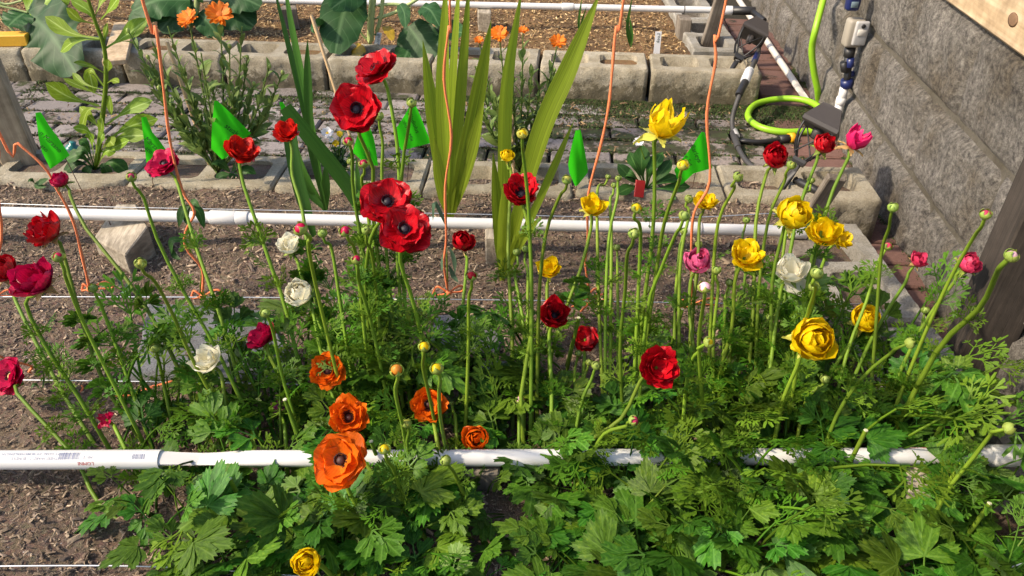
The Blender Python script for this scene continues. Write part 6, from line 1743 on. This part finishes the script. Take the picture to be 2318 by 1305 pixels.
# small white and yellow flowered bush behind the flags
g = random.Random(77)
b = G(768, 402, BT - .01)
t = thing('white_flower_plant', b, 'small dark leaved bush with white and yellow flowers among the flags', 'plant')
for k in range(26):
    a = g.uniform(0, 6.28); e = b + Vector((math.cos(a) * g.uniform(.02, .085), math.sin(a) * .05, g.uniform(.03, .13)))
    P = spline([b, b.lerp(e, .5) + Vector((0, 0, .015)), e], 6)
    V, Fc, _ = tube(P, .0014, 5); part('stem', V, Fc, M['dark_leaf'], t)
    for q in range(6):
        p, d = stem_at(P, .3 + .7 * q / 6)
        o = link('leaf', LANCE[g.randrange(6)], t, M['dark_leaf']); s = g.uniform(.014, .026)
        place(o, Matrix.Translation(p - b) @ Matrix.Rotation(g.uniform(0, 6.28), 4, 'Z') @ Matrix.Rotation(R(g.uniform(0, 50)), 4, 'X') @ Matrix.Diagonal((s * 1.3, s, s, 1)))
for x, y, pm, w_ in ((741, 302, 'daisy', 30), (769, 304, 'yellow', 16), (760, 325, 'yellow', 18), (750, 318, 'daisy', 14)):
    c = AY(x, y, b.y - .02)
    V, Fc, _ = tube([b.lerp(c, .5), c], .0012, 5); part('stem', V, Fc, M['stem'], t)
    daisy_head(t, b, c, w_ * pix(c)[2] / F, (.1, -.6, .75), 9, pm, 'disc_yellow', 2)

# seedlings, sprouts and bits
def seedling(base_px, leaves, label, mat, z=0.0, name='seedling', cat='seedling', stem=None):
    b = G(base_px[0], base_px[1], z)
    t = thing(name, b, label, cat)
    if stem:
        V, Fc, U = tube(spline([AY(x, y, b.y) for x, y in [base_px] + stem], 14), .0017, 6); part('stem', V, Fc, M['stem'], t, True, U)
    for i, (pts, wpx) in enumerate(leaves):
        px_blade(t, 'leaf', pts, wpx, M[mat], prof_lance, b.y - .008, [0, -.005, -.012], (.4 * math.sin(i * 2), -.7, .7), .2, 2, 8, .12, i)
    return t
seedling((452, 672), [([(428, 468), (412, 480), (405, 515)], 22), ([(430, 468), (450, 480), (462, 518)], 22), ([(428, 465), (440, 458), (452, 470)], 16), ([(420, 545), (390, 545), (388, 575)], 16), ([(388, 560), (395, 580), (410, 588)], 12), ([(430, 470), (420, 490), (424, 510)], 14)],
         'wilting tomato seedling twined up the orange string', 'dark_leaf', 0, 'tomato_seedling', 'seedling', [(455, 600), (430, 540), (425, 500), (430, 465)])
seedling((1014, 662), [([(1018, 560), (1028, 590), (1030, 620)], 10), ([(1016, 600), (1026, 625), (1038, 640)], 12), ([(1012, 560), (1003, 590), (1000, 615)], 10), ([(1014, 520), (985, 460), (980, 500)], 10)],
         'withered seedling hanging on the string below the gladiolus', 'grey_leaf', 0, 'tomato_seedling', 'seedling', [(1012, 600), (1010, 520), (1012, 440)])
seedling((1022, 470), [([(1022, 470), (1018 + 3 * k, 440), (1012 + 6 * k, 405 + 6 * (k % 2))], 7) for k in range(6)], 'tiny feathery seedling in front of the gladiolus fan', 'grey_leaf')
seedling((265, 655), [([(225, 668), (240, 640), (262, 628)], 8), ([(262, 628), (272, 640), (268, 650)], 8), ([(280, 655), (292, 640), (296, 628)], 10), ([(270, 665), (285, 660), (296, 645)], 10)], 'limp grey green seedling beside the string bow knot', 'grey_leaf')
seedling((90, 890), [([(96, 880), (100, 860), (98, 835)], 7), ([(100, 890), (135, 935), (140, 960)], 14), ([(95, 885), (80, 870), (70, 880)], 10), ([(140, 940), (160, 955), (170, 990)], 16), ([(135, 940), (125, 930), (140, 925)], 20)], 'thin leafy seedling above the printed pipe near the string end', 'dark_leaf')
seedling((1425, 105), [([(1425, 105), (1420, 60), (1432, -10)], 7), ([(1425, 105), (1424, 75), (1412, 30)], 6), ([(1428, 108), (1430, 80), (1426, 40)], 8)], 'thin leek sprout between two white labels in the back bed', 'glad_dark', 0, 'leek_sprout', 'sprout')
seedling((1312, 75), [([(1312, 75), (1310, 50), (1318, -10)], 6), ([(1312, 75), (1318, 45), (1328, 15)], 5)], 'thin leek sprout behind a white label in the back bed', 'glad_dark', 0, 'leek_sprout', 'sprout')
seedling((75, 420), [([(78, 418), (95, 412), (110, 405)], 14), ([(78, 418), (88, 422), (104, 424)], 14), ([(80, 418), (72, 408), (62, 412)], 10)], 'small weed sprouting in front of the trellis post', 'dark_leaf', 0, 'small_weed', 'weed')
seedling((545, 402), [([(520, 395), (500, 400), (490, 412)], 20), ([(530, 392), (560, 385), (580, 395)], 22), ([(520, 390), (500, 370), (478, 372)], 20), ([(525, 390), (540, 370), (560, 368)], 18), ([(520, 392), (530, 405), (545, 410)], 18)], 'cluster of ragged green leaves in the block core below the steak flag', 'dark_leaf', BT - .01, 'small_weed', 'weed')
c = G(165, 352, PATH_Z + .035)
t = thing('plastic_bottle', c, 'teal plastic bottle with a white label lying behind the weed', 'bottle')
ax = Vector((.25, .1, 1)).normalized()
V, Fc = lathe([(.02, -.035), (.024, -.03), (.024, .02), (.018, .032), (.010, .036), (.010, .045)], 16, axis_matrix(c, ax)); part('body', V, Fc, M['teal'], t)
V, Fc = lathe([(.0243, -.012), (.0243, .010)], 16, axis_matrix(c, ax)); part('label', V, Fc, M['label_white'], t)
# cut stem ends left by earlier picking
for i, (x, y) in enumerate(((895, 680), (1545, 700), (840, 1000), (2160, 912), (1960, 975), (2240, 1140), (2182, 1040), (1310, 720), (645, 905), (520, 1085))):
    p = G(x, y, .14 if y < 1000 else .10); b = Vector((p.x - .02 * math.copysign(1, p.x), p.y - .01, 0))
    t = thing('cut_stem', b, near_label(x, y, 'pruned hollow stem near', 'cut'), 'stem', 'pruned stems')
    V, Fc, U = tube(spline([b, b.lerp(p, .6), p], 6), .0034, 8); part('stem', V, Fc, M['stem'], t, True, U)
    V, Fc, _ = tube([p, p + (p - b).normalized() * .0012], [.0036, .003], 8); part('cut_end', V, Fc, M['cut'], t)
